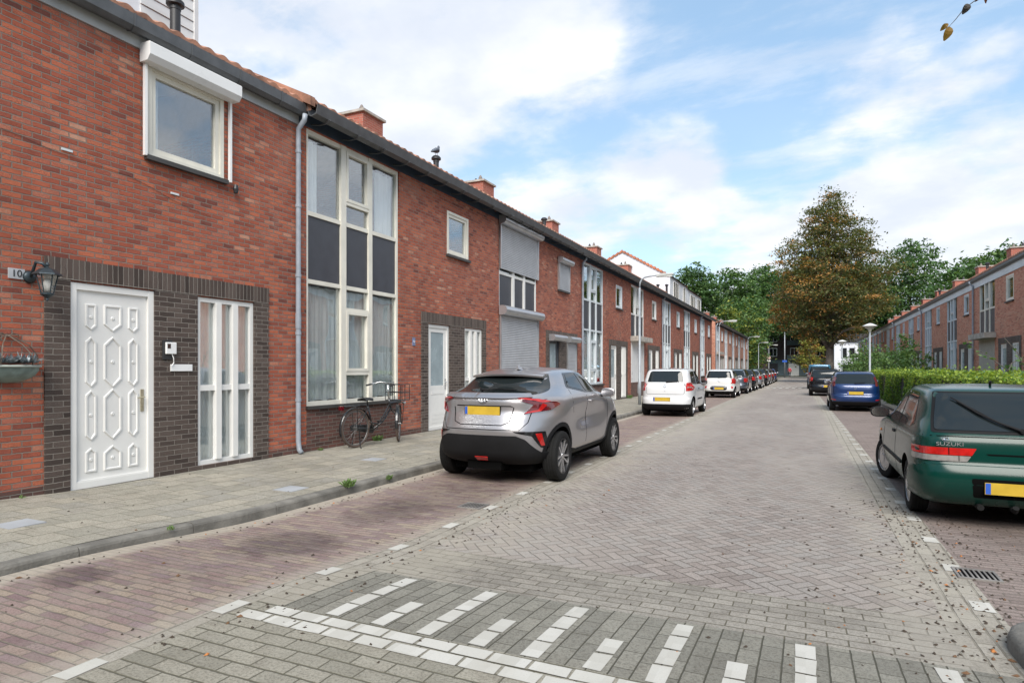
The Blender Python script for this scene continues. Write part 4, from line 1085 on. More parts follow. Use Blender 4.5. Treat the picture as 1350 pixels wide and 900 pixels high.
def car(name, label, cat, loc, S, pnt, group, rz=0, plate=True):
    root = empty(name, loc, rz, label=label, cat=cat, group=group)
    vs, fs = make_shell(S, S.get('levels', 46), S.get('M', 96))
    bvh = BVHTree.FromPolygons([Vector(v) for v in vs], fs)
    me = bpy.data.meshes.new('body'); me.from_pydata(vs, [], fs)
    body = link('body', me, [pnt, MATS['gap_dark']], root)
    wr = S['wr']; W2 = S['half']
    cut = MB()
    for wy in S['wheels']:
        for s in (-1, 1):
            R_ = wr*1.13; n = 36
            c1 = [(s*(W2-.30), wy+R_*math.cos(2*math.pi*k/n), wr+.02+R_*math.sin(2*math.pi*k/n)) for k in range(n)]
            c2 = [(s*(W2+.4), a[1], a[2]) for a in c1]
            f = [(k, (k+1)%n, n+(k+1)%n, n+k) for k in range(n)]+[tuple(range(n-1,-1,-1)), tuple(range(n,2*n))]
            if s < 0: f = [tuple(reversed(q)) for q in f]
            cut.add(c1+c2, f)
    co = cut.build('cut', [pnt, MATS['gap_dark']], root)
    for p_ in co.data.polygons: p_.material_index = 1
    bm = bmesh.new(); bm.from_mesh(co.data); bmesh.ops.recalc_face_normals(bm, faces=bm.faces); bm.to_mesh(co.data); bm.free()
    md = body.modifiers.new('arches', 'BOOLEAN'); md.object = co; md.operation = 'DIFFERENCE'; md.solver = 'EXACT'
    dg = bpy.context.evaluated_depsgraph_get(); dg.update()
    nm = bpy.data.meshes.new_from_object(body.evaluated_get(dg)); body.modifiers.clear(); body.data = nm
    cm = co.data; bpy.data.objects.remove(co); bpy.data.meshes.remove(cm)
    nm.shade_smooth(); nm.set_sharp_from_angle(angle=R(42))
    for wy in S['wheels']:
        for s in (-1, 1):
            st = S.get('steer', 0) if wy == S['wheels'][1] else 0
            wheel(root, s*(W2-S.get('inset', .115)), wy, wr, S.get('ww', .2), S.get('spokes', 5), S.get('style', 'twin'), S.get('rimmat', 'rim_silver'), st, S.get('rimr'))
            if S.get('arch_trim'):   # black cladding round the arch
                poly = [(wy+wr*1.13*math.cos(t), wr+.02+wr*1.13*math.sin(t)) for t in [math.pi*(-.16+1.32*k/20) for k in range(21)]]
                outp = [(wy+wr*1.30*math.cos(t), wr+.02+wr*1.30*math.sin(t)) for t in [math.pi*(-.13+1.26*k/20) for k in range(21)]]
                outp = [(a, max(b, S['rings'][0][0]+.03)) for a, b in outp]; poly = [(a, max(b, S['rings'][0][0]+.03)) for a, b in poly]
                for sg in ((1, -1) if s > 0 else ()): pass
                if s > 0: panel(root, bvh, 'arch_cladding', 'trim_black', outp+poly[::-1], 'S', off=.009, r=0, mirror=True, res=.04)
    for P in S['panels']:
        nme, mat, view, poly = P[:4]; kw = P[4] if len(P) > 4 else {}
        if kw.pop('line', None) if False else kw.get('line'):
            kw = dict(kw); lw = kw.pop('line'); poly = line_poly(poly, lw); kw.setdefault('r', 0); kw.setdefault('off', .0015); kw.setdefault('skirt', .004); kw.setdefault('res', .06)
        panel(root, bvh, nme, pnt if mat == 'paint' else mat, poly, view, **kw)
    # door mirrors
    my, mz = S['mirror']
    for s in (-1, 1):
        xw = abs(bvh.ray_cast(Vector((3*s, my, mz)), Vector((-s, 0, 0)))[0].x) if bvh.ray_cast(Vector((3*s, my, mz)), Vector((-s, 0, 0)))[0] else W2-.1
        M = Matrix.Translation((s*(xw+.15), my, mz+.02))
        mb = MB(); prof = []
        n = 14; rows = []
        for i, (yy, sc) in enumerate(((-.05,.94),(-.045,1.0),(-.01,1.0),(.04,.9),(.075,.6),(.09,.15))):
            rows += [M@Vector((.115*sc*math.copysign(abs(math.cos(t))**.7, math.cos(t)), yy, .072*sc*math.copysign(abs(math.sin(t))**.7, math.sin(t)))) for t in [2*math.pi*k/n for k in range(n)]]
        mb.add(rows, [(i*n+k, i*n+(k+1)%n, (i+1)*n+(k+1)%n, (i+1)*n+k) for i in range(5) for k in range(n)]+[tuple(range(n-1,-1,-1)), tuple(5*n+k for k in range(n))])
        mm = mb.build('door_mirror', MATS['trim_black'] if S.get('mirror_black') else pnt, root, ang=50)
        MB().tube([(s*(xw-.03), my, mz-.05), (s*(xw+.07), my, mz-.02)], .025, 8).build('mirror_arm', MATS['trim_black'], mm)
        MB().add([M@Vector((.10*math.copysign(abs(math.cos(t))**.7, math.cos(t)), -.052, .058*math.copysign(abs(math.sin(t))**.7, math.sin(t)))) for t in [2*math.pi*k/n for k in range(n)]], [tuple(range(n))]).build('mirror_glass', MATS['chrome'], mm)
    mb = MB(); mb.box(-W2+.32, W2-.32, .4, S['L']-.4, .16, .34); mb.box(-.25, .25, .15, .5, .2, .32); mb.build('underbody', MATS['gap_dark'], root)
    for fn in S.get('extra', []): fn(root, bvh, pnt)
    return root
def plate_fn(x, z, w_=.52, h_=.11, tilt=0, blue=True):
    def f(root, bvh, pnt):
        loc = bvh.ray_cast(Vector((x, -3, z)), Vector((0, 1, 0)))[0]; y = loc.y-.012
        o = MB().box(x-w_/2, x+w_/2, y-.008, y+.01, z-h_/2, z+h_/2).build('number_plate', MATS['plate_yellow'], root)
        if blue: MB().box(x-w_/2+.004, x-w_/2+.042, y-.010, y, z-h_/2+.004, z+h_/2-.004).build('country_band', MATS['plate_blue'], o)
        MB().box(x-w_/2-.008, x+w_/2+.008, y-.002, y+.03, z-h_/2-.008, z+h_/2+.008).build('plate_holder', MATS['trim_black'], o)
    return f
def wiper_fn(pts_xz, w_=.012):
    def f(root, bvh, pnt):
        P = []
        for x, z in pts_xz:
            l, n, _, _ = bvh.ray_cast(Vector((x, -3, z)), Vector((0, 1, 0))); P.append(l+n*(.03 if n.y < 0 else -.03))
        mb = MB(); mb.tube(P, [w_*1.6]+[w_]*(len(P)-1), 6); mb.tube([P[0]+Vector((0,.03,0)), P[0]-Vector((0,.01,0))], .022, 10)
        a, b = P[1], P[-1]; d = (b-a); mb.tube([a+d*.1, b+d*.15], w_*.6, 5)
        mb.build('rear_wiper', MATS['trim_black'], root)
    return f
def badge_fn(x, z, r, kind='oval'):
    def f(root, bvh, pnt):
        l, n, _, _ = bvh.ray_cast(Vector((x, -3, z)), Vector((0, 1, 0)))
        if n.y > 0: n = -n
        M = Matrix.Translation(l+n*.004) @ n.to_track_quat('Z', 'Y').to_matrix().to_4x4()
        mb = MB()
        def ell(a, b, cy=0, th=.12):
            pts = [M@Vector((a*math.cos(t), cy+b*math.sin(t), .004)) for t in [2*math.pi*k/28 for k in range(28)]]
            mb.tube(pts, r*th, 6, close=True)
        if kind == 'three_ovals': ell(r*1.45, r); ell(r*.5, r*.92); ell(r*.95, r*.42, r*.45)
        elif kind == 'ring_w':
            ell(r, r)
            mb.tube([M@Vector((r*u, r*v, .004)) for u, v in ((-.7,.6),(-.35,-.75),(0,.1),(.35,-.75),(.7,.6))], r*.09, 5)
            mb.tube([M@Vector((r*u, r*v, .004)) for u, v in ((-.35,.85),(0,.25),(.35,.85))], r*.09, 5)
        elif kind == 'oval_letters': ell(r*1.7, r); mb.tube([M@Vector((r*u, r*v, .004)) for u, v in ((-1,-.5),(-1,.5),(-.4,0),(.2,.5),(.2,-.5),(1,.5),(1,-.5))], r*.08, 5)
        elif kind == 's_ring': ell(r*1.25, r*.9, th=.1); mb.tube([M@Vector((r*u, r*v, .004)) for u, v in ((.6,.1),(0,.5),(-.6,.12),(.6,-.12),(0,-.5),(-.6,-.1))], r*.13, 5)
        elif kind == 'bolt': ell(r, r); mb.tube([M@Vector((r*u, r*v, .004)) for u, v in ((-1,-.05),(.1,.18),(-.1,-.18),(1,.05))], r*.12, 5)
        elif kind == 'chevrons':
            for c in (0, -.7): mb.tube([M@Vector((r*u, r*v, .004)) for u, v in ((-.9,c-.4),(0,c+.5),(.9,c-.4))], r*.16, 5)
        mb.build('badge', MATS['chrome'], root)
    return f
def lettering_fn(txt, x, z, size, mat='chrome'):
    def f(root, bvh, pnt):
        l, n, _, _ = bvh.ray_cast(Vector((x, -3, z)), Vector((0, 1, 0)))
        me = text_mesh(txt, size, .003)
        me.transform(Matrix.Translation((x, l.y-.006, z)) @ Matrix.Rotation(math.atan2(-n.z, -n.y)*-1 if 0 else 0, 4, 'X') @ Matrix.Rotation(R(90), 4, 'X') @ Matrix.Diagonal((1.35,1,1,1)))
        link('badge_lettering', me, MATS[mat], root)
    return f
def antenna_fn(y, fin=True):
    def f(root, bvh, pnt):
        l = bvh.ray_cast(Vector((0, y, 4)), Vector((0, 0, -1)))[0]
        if fin:
            MB().add([(0,y-.10,l.z+.07),(-.03,y-.11,l.z),(.03,y-.11,l.z),(-.035,y+.03,l.z-.004),(.035,y+.03,l.z-.004),(0,y+.06,l.z-.006),(0,y-.06,l.z+.075)],
              [(0,1,2),(0,6,3,1),(6,5,3),(0,2,4,6),(6,4,5)]).build('antenna_fin', pnt, root)
        else: MB().tube([(0,y,l.z-.01),(0,y-.03,l.z+.05)], .012, 8).build('antenna', MATS['trim_black'], root)
    return f
def tube_part(name, pts, r, mat):
    def f(root, bvh, pnt): MB().tube(pts, r, 8).build(name, MATS[mat], root)
    return f

# ---- silver crossover, nearest on the left
CH = dict(L=4.36, half=.8975, wr=.343, ww=.205, wheels=(.80, 3.44), inset=.10, spokes=5, style='twin', rimmat='rim_dark', rimr=.245, belt=1.0, crown_y=2.1, droop_r=.075, droop_f=.05, arch_trim=1, levels=60, M=120,
 rings=[(.21,.34,4.10,.72,5,5),(.26,.16,4.24,.80,5,5),(.36,.05,4.33,.855,4.5,5),(.56,.00,4.35,.875,4,4.5),(.72,.05,4.27,.872,4,4.2),(.84,.10,4.12,.870,4,4),(.94,.11,3.62,.855,4,4),(1.0,.13,3.32,.835,4,4),
        (1.04,.20,3.18,.81,4,4),(1.10,.36,3.05,.775,4,4.2),(1.22,.56,2.93,.715,4,4.5),(1.34,.70,2.75,.665,4,5),(1.44,.80,2.60,.62,4,5),(1.50,.88,2.45,.57,3.6,4.8),(1.535,1.02,2.25,.48,3,4),(1.555,1.40,2.0,.30,2.6,3)],
 flares=[(.80,.72,.045,.80,.20),(3.44,.72,.040,.74,.20)], waist=[(.42,1.0,.055)], mirror=(2.82,1.04),
 panels=[
  ('window_trim','trim_gloss','S',[(1.30,1.13),(1.98,1.025),(3.0,1.015),(2.63,1.32),(2.30,1.465),(1.5,1.44)],dict(mirror=True,r=.03,off=.002)),
  ('rear_window','car_window','R',[(-.62,1.045),(.62,1.045),(.70,1.09),(.55,1.43),(-.55,1.43),(-.70,1.09)],dict(r=.05)),
  ('side_window','car_window','S',[(2.06,1.05),(2.88,1.045),(2.58,1.28),(2.29,1.43),(1.99,1.43)],dict(mirror=True,r=.03,off=.006)),
  ('rear_side_window','car_window','S',[(1.38,1.15),(1.96,1.06),(1.91,1.43),(1.57,1.40)],dict(mirror=True,r=.03,off=.006)),
  ('windscreen','car_window','F',[(-.62,1.06),(.62,1.06),(.50,1.44),(-.50,1.44)],dict(r=.06)),
  ('tail_lamp','lamp_dark_red','R',[(.46,.985),(.83,.935),(.855,.90),(.80,.84),(.56,.80),(.66,.91)],dict(mirror=True,off=.014,r=.015)),
  ('lamp_edge','lamp_red','R',[(.44,1.005),(.70,.985),(.80,.945),(.735,.93),(.66,.965),(.50,.985)],dict(mirror=True,off=.02,r=.008)),
  ('lamp_edge','lamp_red','R',[(.56,.80),(.72,.83),(.77,.90),(.735,.925),(.70,.85),(.585,.825)],dict(mirror=True,off=.02,r=.008)),
  ('tail_lamp_flank','lamp_dark_red','S',[(.10,.90),(.20,.96),(.50,.985),(.30,.92),(.17,.86)],dict(mirror=True,off=.01,r=.01)),
  ('tailgate_recess','gap_dark','R',line_poly([(-.44,.875),(-.40,.70),(-.30,.66),(.30,.66),(.40,.70),(.44,.875),(.40,.89),(-.40,.89)],.012),dict(r=0,off=.002,skirt=.004)),
  ('tailgate_seam','gap_dark','R',[(-.66,.92),(-.62,.70),(-.54,.60),(.54,.60),(.62,.70),(.66,.92)],dict(line=.010)),
  ('bumper_cladding','trim_black','R',[(-.875,.30),(-.78,.22),(.78,.22),(.875,.30),(.875,.36),(.74,.37),(.60,.50),(.50,.535),(-.50,.535),(-.60,.50),(-.74,.37),(-.875,.36)],dict(off=.022,r=.015,skirt=.03)),
  ('reflector_recess','trim_gloss','R',[(.46,.585),(.78,.575),(.80,.42),(.745,.415),(.67,.53),(.49,.57)],dict(mirror=True,off=.006,r=.01)),
  ('reflector','lamp_red','R',[(.70,.555),(.75,.555),(.77,.435),(.745,.435)],dict(mirror=True,off=.012,r=.006)),
  ('fog_lamp','lamp_red','R',[(-.10,.33),(.10,.33),(.075,.28),(-.075,.28)],dict(off=.03,r=.01)),
  ('boot_lip','paint','R',[(-.60,1.035),(.60,1.035),(.64,1.0),(.30,.985),(-.30,.985),(-.64,1.0)],dict(off=.035,r=.01,skirt=.05)),
  ('sill_cladding','trim_black','S',[(1.24,.34),(1.5,.30),(2.9,.30),(3.0,.34),(2.95,.24),(1.3,.24)],dict(mirror=True,off=.012,r=.01)),
  ('door_seam','gap_dark','S',[(1.97,1.04),(1.99,.80),(1.93,.50),(1.90,.36)],dict(mirror=True,line=.010)),
  ('door_seam','gap_dark','S',[(3.02,1.0),(3.06,.80),(3.02,.50),(2.95,.36)],dict(mirror=True,line=.010)),
  ('door_seam','gap_dark','S',[(1.34,1.10),(1.28,.90),(1.32,.76)],dict(mirror=True,line=.010)),
  ('door_handle','paint','S',[(2.10,.90),(2.30,.905),(2.30,.875),(2.10,.87)],dict(mirror=True,off=.03,r=.012,skirt=.03)),
  ('door_handle','gap_dark','S',[(1.42,1.23),(1.50,1.26),(1.50,1.20),(1.43,1.17)],dict(mirror=True,off=.006,r=.012)),
  ('headlight','lamp_clear','F',[(.45,.78),(.80,.84),(.82,.76),(.5,.70)],dict(mirror=True,off=.008)),
  ('grille','trim_black','F',[(-.6,.60),(.6,.60),(.68,.34),(-.68,.34)],dict(off=.01)),
 ],
 extra=[plate_fn(0,.985,.52,.11), badge_fn(0,1.125,.042,'three_ovals'), wiper_fn([(-.18,1.22),(.05,1.235),(.30,1.225)],.010), antenna_fn(1.35)])
ZM = [(0,0),(.21,.27),(.36,.43),(.56,.70),(.72,.86),(.84,.99),(.94,1.10),(1.0,1.15),(1.04,1.19),(1.10,1.24),(1.22,1.33),(1.34,1.415),(1.44,1.475),(1.50,1.515),(1.555,1.56),(2,2)]
def zm(z): return interp(ZM, z)[0]
CH['rings'] = [(zm(r[0]),)+r[1:] for r in CH['rings']]; CH['belt'] = 1.15; CH['mirror'] = (2.80, 1.13)
CH['panels'] = [(P[0], P[1], P[2], [(a, zm(b)) for a, b in P[3]], *P[4:]) for P in CH['panels']]
CH['flares'] = [(.80,.72,.045,.92,.24),(3.44,.72,.040,.84,.24)]; CH['waist'] = [(.50,1.12,.055)]
def spoiler(root, bvh, pnt):
    mb = MB(); n = 12; vs = []
    for i in range(n+1):
        t = -1+2*i/n; x = .555*t; yb = .76+.12*t*t; zt = 1.475-.030*t*t
        vs += [(x, yb, zt-.035), (x*1.0, yb-.008, zt-.01), (x*.99, yb+.10, zt+.012), (x*.97, yb+.45, zt+.038), (x*.97, yb+.45, zt-.03)]
    mb.add(vs, [(5*i+a, 5*i+5+a, 5*i+5+(a+1)%5, 5*i+(a+1)%5) for i in range(n) for a in range(5)]+[(0,1,2,3,4),tuple(5*n+k for k in (4,3,2,1,0))])
    mb.build('roof_spoiler', pnt, root, ang=40)
CH['extra'].append(spoiler)

# ---- boxy hatch family, scaled per car
def hatch(L=3.8, half=.80, H=1.42, wb=2.35, wr=.29, belt=.88, rake=.33, roof_r=.42, sills=.22, nose=.75, bump=.05, tuck=.06, tum=.17, dr=.03, tail=(.58,.72), wy0=None, pq=(5,6), deck=0):
    zb = belt; r0 = wy0 or .70
    k = H-zb
    rings = [(sills,.18,L-.18,half-.10,5,5),(sills+.07,.06,L-.06,half-.03,pq[0],pq[1]),(.45,0,L,half-.005,pq[0],pq[1]),(.56,bump*.3,L-.02,half,pq[0],pq[1]),(.62,bump+.02,L-.06,half,pq[0],pq[1]),(zb-.12,bump+.04,L-.20,half-.005,pq[0],pq[1]),
             (zb-.03,bump+.06,L-nose*.7,half-.02,pq[0],pq[1]),(zb+.02,bump+.09+deck,L-nose*1.15,half-.045,pq[0],pq[1]),(zb+k*.35,bump+.09+deck+rake*.35,L-nose*1.15-.36,half-.045-tum*.35,7,8),
             (zb+k*.75,bump+.09+deck+rake*.75,L-nose*1.15-.78,half-.045-tum*.8,7,8),(zb+k*.90,bump+.09+deck+rake*.95,L-nose*1.15-.98,half-.045-tum*1.08,6.5,7.5),(zb+k*.97,bump+.09+deck+rake*1.2,L-nose*1.15-1.14,half-.045-tum*1.45,5,6),(H,bump+.09+deck+rake*1.2+.3,L-nose*1.15-1.5,(half-.045)*.55,3,3.5)]
    return dict(L=L, half=half, wr=wr, wheels=(r0, r0+wb), belt=zb, rings=rings, crown_y=L*.46, droop_r=dr, droop_f=.05, mirror=(L-nose*1.15-.28, zb+.06), panels=[], extra=[], flares=[(r0,.5,.012,.5,.2),(r0+wb,.5,.012,.5,.2)])
# ---- dark green hatchback, nearest on the right
SZ = hatch(L=3.84, half=.80, H=1.37, wb=2.30, wr=.283, belt=.875, rake=.36, bump=.05, tum=.15, wy0=.74, pq=(9,11), nose=.80, dr=.025)
SZ.update(style='cover', spokes=8, inset=.10, ww=.17, steer=R(16), mirror_black=1, levels=60, M=120)
SZ['panels'] = [
  ('rear_window_trim','trim_black','R',[(-.655,.905),(.655,.905),(.575,1.305),(-.575,1.305)],dict(r=.03,off=.003)),
  ('rear_window','car_window','R',[(-.625,.93),(.625,.93),(.55,1.285),(-.55,1.285)],dict(r=.03,off=.009)),
  ('side_window','car_window','S',[(1.62,.90),(2.62,.90),(2.42,1.08),(2.15,1.27),(1.66,1.29)],dict(mirror=True,r=.03)),
  ('rear_side_window','car_window','S',[(.64,.955),(.80,.915),(1.56,.90),(1.59,1.29),(1.02,1.275)],dict(mirror=True,r=.03)),
  ('windscreen','car_window','F',[(-.66,.90),(.66,.90),(.55,1.28),(-.55,1.28)],dict(r=.05)),
  ('tail_lamp','lamp_red','R',[(.335,.695),(.785,.695),(.785,.765),(.295,.765)],dict(mirror=True,off=.012,r=.01)),
  ('reversing_lamp','lamp_clear','R',[(.375,.635),(.785,.635),(.785,.69),(.34,.69)],dict(mirror=True,off=.012,r=.01)),
  ('lamp_division','gap_dark','R',[(.52,.70),(.52,.765)],dict(mirror=True,line=.008,off=.014)),
  ('lamp_division','gap_dark','R',[(.44,.64),(.44,.69)],dict(mirror=True,line=.006,off=.014)),
  ('tail_lamp_flank','lamp_red','S',[(.07,.70),(.15,.70),(.15,.76),(.08,.76)],dict(mirror=True,off=.006,r=.005)),
  ('tailgate_seam','gap_dark','R',[(-.72,.875),(.72,.875)],dict(line=.008)),
  ('tailgate_seam','gap_dark','R',[(-.72,.875),(-.66,.80)],dict(line=.007,mirror=True)),
  ('handle_recess','gap_dark','R',[(-.22,.72),(-.20,.705),(.20,.705),(.22,.72)],dict(off=.003,r=.005)),
  ('bumper_seam','gap_dark','R',[(-.78,.595),(.78,.595)],dict(line=.012)),
  ('bumper','paint','R',[(-.79,.56),(-.79,.40),(-.76,.26),(.76,.26),(.79,.40),(.79,.56),(.70,.575),(-.70,.575)],dict(off=.045,r=.02,skirt=.06)),
  ('bumper','paint','S',[(.0,.56),(.0,.27),(.32,.27),(.38,.40),(.38,.56)],dict(off=.018,r=.02,skirt=.03,mirror=True)),
  ('plate_recess','gap_dark','R',[(-.36,.49),(.36,.49),(.34,.33),(-.34,.33)],dict(off=.047,r=.02,skirt=.01)),
  ('side_strip','trim_black','S',[(1.06,.50),(2.72,.50),(2.72,.465),(1.06,.465)],dict(mirror=True,off=.012,r=.005)),
  ('door_seam','gap_dark','S',[(1.58,.90),(1.56,.60),(1.50,.30)],dict(mirror=True,line=.009)),
  ('door_seam','gap_dark','S',[(2.66,.88),(2.70,.60),(2.66,.30)],dict(mirror=True,line=.009)),
  ('fuel_flap','gap_dark','S',line_poly([(.56,.78),(.72,.78),(.72,.64),(.56,.64),(.56,.785)],.006),dict(off=.0015,r=0,skirt=.003)),
  ('door_handle','trim_black','S',[(1.68,.80),(1.84,.80),(1.84,.765),(1.68,.765)],dict(mirror=True,off=.012,r=.01)),
  ('indicator','lamp_orange','S',[(3.02,.70),(3.08,.70),(3.08,.665),(3.02,.665)],dict(mirror=True,off=.012,r=.01)),
  ('headlight','lamp_clear','F',[(.35,.68),(.72,.68),(.72,.56),(.35,.56)],dict(mirror=True,off=.008)),
  ('grille','trim_black','F',[(-.3,.66),(.3,.66),(.3,.58),(-.3,.58)],dict(off=.01)),
]
SZ['extra'] = [badge_fn(-.545,.845,.022,'s_ring'), lettering_fn('SUZUKI',-.51,.80,.050,'rim_silver'), wiper_fn([(.08,.925),(-.08,.99),(-.24,1.08),(-.40,1.20)],.011), antenna_fn(.95,False),
  tube_part('tow_bar', [(.05,.30,.24),(-.02,.05,.21),(-.03,-.06,.215),(-.03,-.09,.25)], .026, 'tyre_rubber'), tube_part('exhaust', [(-.30,.6,.22),(-.28,-.0,.215)], .03, 'tyre_rubber')]
def plate_out(root, bvh, pnt):
    o = MB().box(-.26,.26,-.062,-.05,.355,.465).build('number_plate', MATS['plate_yellow'], root)
    MB().box(-.256,-.215,-.064,-.055,.359,.461).build('country_band', MATS['plate_blue'], o)
SZ['extra'].append(plate_out)
# ---- white three-door hatch (second on the left)
FX = hatch(L=3.80, half=.82, H=1.54, wb=2.46, wr=.30, belt=.98, rake=.22, bump=.05, tum=.13, wy0=.66, nose=.70, pq=(5,6.5))
FX.update(style='twin', spokes=5, mirror_black=1, levels=50)
FX['panels'] = [
  ('rear_window','car_window','R',[(-.575,1.10),(.575,1.10),(.51,1.42),(.44,1.45),(-.44,1.45),(-.50,1.42)],dict(r=.05)),
  ('side_window','car_window','S',[(1.50,1.02),(2.58,1.02),(2.35,1.24),(2.08,1.43),(1.55,1.45)],dict(mirror=True,r=.03)),
  ('rear_side_window','car_window','S',[(.56,1.10),(.70,1.04),(1.42,1.02),(1.46,1.45),(.78,1.42)],dict(mirror=True,r=.05)),
  ('windscreen','car_window','F',[(-.66,1.0),(.66,1.0),(.55,1.44),(-.55,1.44)],dict(r=.05)),
  ('tail_lamp','lamp_red','R',[(.64,.82),(.80,.84),(.81,1.05),(.74,1.09),(.64,1.08)],dict(mirror=True,off=.010,r=.03)),
  ('tail_lamp_flank','lamp_red','S',[(.06,.85),(.22,.89),(.26,.96),(.14,1.05),(.08,1.05)],dict(mirror=True,off=.006,r=.02)),
  ('reversing_lamp','lamp_clear','R',[(.67,.92),(.77,.92),(.77,.96),(.67,.96)],dict(mirror=True,off=.014,r=.01)),
  ('tailgate_seam','gap_dark','R',[(-.60,1.06),(-.60,.76),(-.56,.72),(.56,.72),(.60,.76),(.60,1.06)],dict(line=.010)),
  ('bumper_sill','trim_black','R',[(-.80,.40),(-.78,.23),(.78,.23),(.80,.40),(.70,.41),(-.70,.41)],dict(off=.012,r=.02,skirt=.02)),
  ('side_strip','trim_black','S',[(1.40,.56),(2.35,.56),(2.35,.52),(1.40,.52)],dict(mirror=True,off=.010,r=.005)),
  ('door_seam','gap_dark','S',[(1.48,1.0),(1.46,.60),(1.36,.30)],dict(mirror=True,line=.010)),
  ('door_seam','gap_dark','S',[(2.62,1.0),(2.66,.60),(2.62,.30)],dict(mirror=True,line=.010)),
  ('door_handle','trim_black','S',[(1.60,.90),(1.76,.90),(1.76,.86),(1.60,.86)],dict(mirror=True,off=.012,r=.01)),
  ('headlight','lamp_clear','F',[(.40,.76),(.74,.80),(.74,.62),(.40,.62)],dict(mirror=True,off=.008)),
  ('grille','trim_black','F',[(-.35,.70),(.35,.70),(.35,.60),(-.35,.60)],dict(off=.01)),
]
FX['extra'] = [plate_fn(-.08,.56,.52,.11), badge_fn(0,.97,.045,'ring_w'), badge_fn(0,.82,.022,'bolt'), wiper_fn([(.05,1.10),(.42,1.12)],.012), antenna_fn(1.0,False)]
def generic(S, lampw=.14, lampz=(.70,.95), glass=1.0, bump_black=False, five=True, plate_z=.72, lampmat='lamp_red', plate_x=0):
    L, hf, zb, H = S['L'], S['half'], S['belt'], S['rings'][-1][0]; k = H-zb; a = S['wheels'][0]
    top = zb+k*.80; wx = hf-.16; tx = hf-.045-.145-.07
    yR = interp(S['rings'], zb+.06)[0]; yF = interp(S['rings'], zb+.06)[1]; yRt = interp(S['rings'], top)[0]; yFt = interp(S['rings'], top)[1]; mid = (yR+yF)/2+.05
    S['panels'] = [
      ('rear_window','car_window','R',[(-wx,zb+.05),(wx,zb+.05),(tx,top),(-tx,top)],dict(r=.05)),
      ('side_window','car_window','S',[(mid+.06,zb+.04),(yF-.28,zb+.04),(yFt-.10,top),(mid+.06,top+.01)],dict(mirror=True,r=.03)),
      ('rear_side_window','car_window','S',[(yR+.30,zb+.08),(yR+.5,zb+.04),(mid-.02,zb+.04),(mid-.02,top+.01),(yRt+.28,top)],dict(mirror=True,r=.03)),
      ('windscreen','car_window','F',[(-wx,zb+.05),(wx,zb+.05),(tx,top),(-tx,top)],dict(r=.05)),
      ('tail_lamp',lampmat,'R',[(hf-.04-lampw,lampz[0]+.03),(hf-.02,lampz[0]),(hf-.02,lampz[1]),(hf-.06-lampw,lampz[1])],dict(mirror=True,off=.010,r=.02)),
      ('tail_lamp_flank',lampmat,'S',[(.09,lampz[0]+.02),(.26,lampz[0]+.06),(.30,lampz[1]-.04),(.11,lampz[1])],dict(mirror=True,off=.006,r=.02)),
      ('tailgate_seam','gap_dark','R',[(-wx-.02,zb),(-wx-.02,.66),(-wx+.05,.60),(wx-.05,.60),(wx+.02,.66),(wx+.02,zb)],dict(line=.010)),
      ('bumper_sill','trim_black','R',[(-hf+.02,.34),(-hf+.06,.22),(hf-.06,.22),(hf-.02,.34),(hf-.15,.36),(-hf+.15,.36)],dict(off=.012,r=.02,skirt=.02)),
      ('door_seam','gap_dark','S',[(mid+.02,zb),(mid,.6),(mid-.04,.3)],dict(mirror=True,line=.010)),
      ('door_seam','gap_dark','S',[(yF-.22,zb),(yF-.18,.6),(yF-.22,.3)],dict(mirror=True,line=.010)),
      ('door_handle','trim_black','S',[(mid+.10,zb-.10),(mid+.26,zb-.10),(mid+.26,zb-.14),(mid+.10,zb-.14)],dict(mirror=True,off=.012,r=.01)),
      ('headlight','lamp_clear','F',[(hf-.45,.74),(hf-.08,.78),(hf-.08,.62),(hf-.45,.60)],dict(mirror=True,off=.008)),
      ('grille','trim_black','F',[(-.35,.68),(.35,.68),(.35,.52),(-.35,.52)],dict(off=.01)),
    ]
    S['extra'] = [plate_fn(plate_x,plate_z,.50,.11), wiper_fn([(0,zb+.06),(.30,zb+.08)],.010)]
    return S
# ---- white city car (third)
KI = generic(hatch(L=3.60, half=.80, H=1.49, wb=2.40, wr=.285, belt=.98, rake=.26, tum=.15, wy0=.55, nose=.6), lampw=.07, lampz=(.72,1.04), plate_z=.50)
KI.update(style='twin', levels=44)
KI['panels'] += [('bumper_insert','trim_gloss','R',[(-.42,.57),(-.35,.62),(.35,.62),(.42,.57),(.42,.47),(.34,.41),(-.34,.41),(-.42,.47)],dict(off=.006,r=.05)),
  ('reflector','lamp_red','R',[(.58,.60),(.70,.60),(.68,.50),(.62,.50)],dict(mirror=True,off=.01,r=.02)),
  ('tail_lamp_arm','lamp_red','R',[(.58,.74),(.74,.78),(.74,.84),(.60,.80)],dict(mirror=True,off=.010,r=.02))]
KI['extra'] += [badge_fn(0,.86,.035,'oval_letters')]
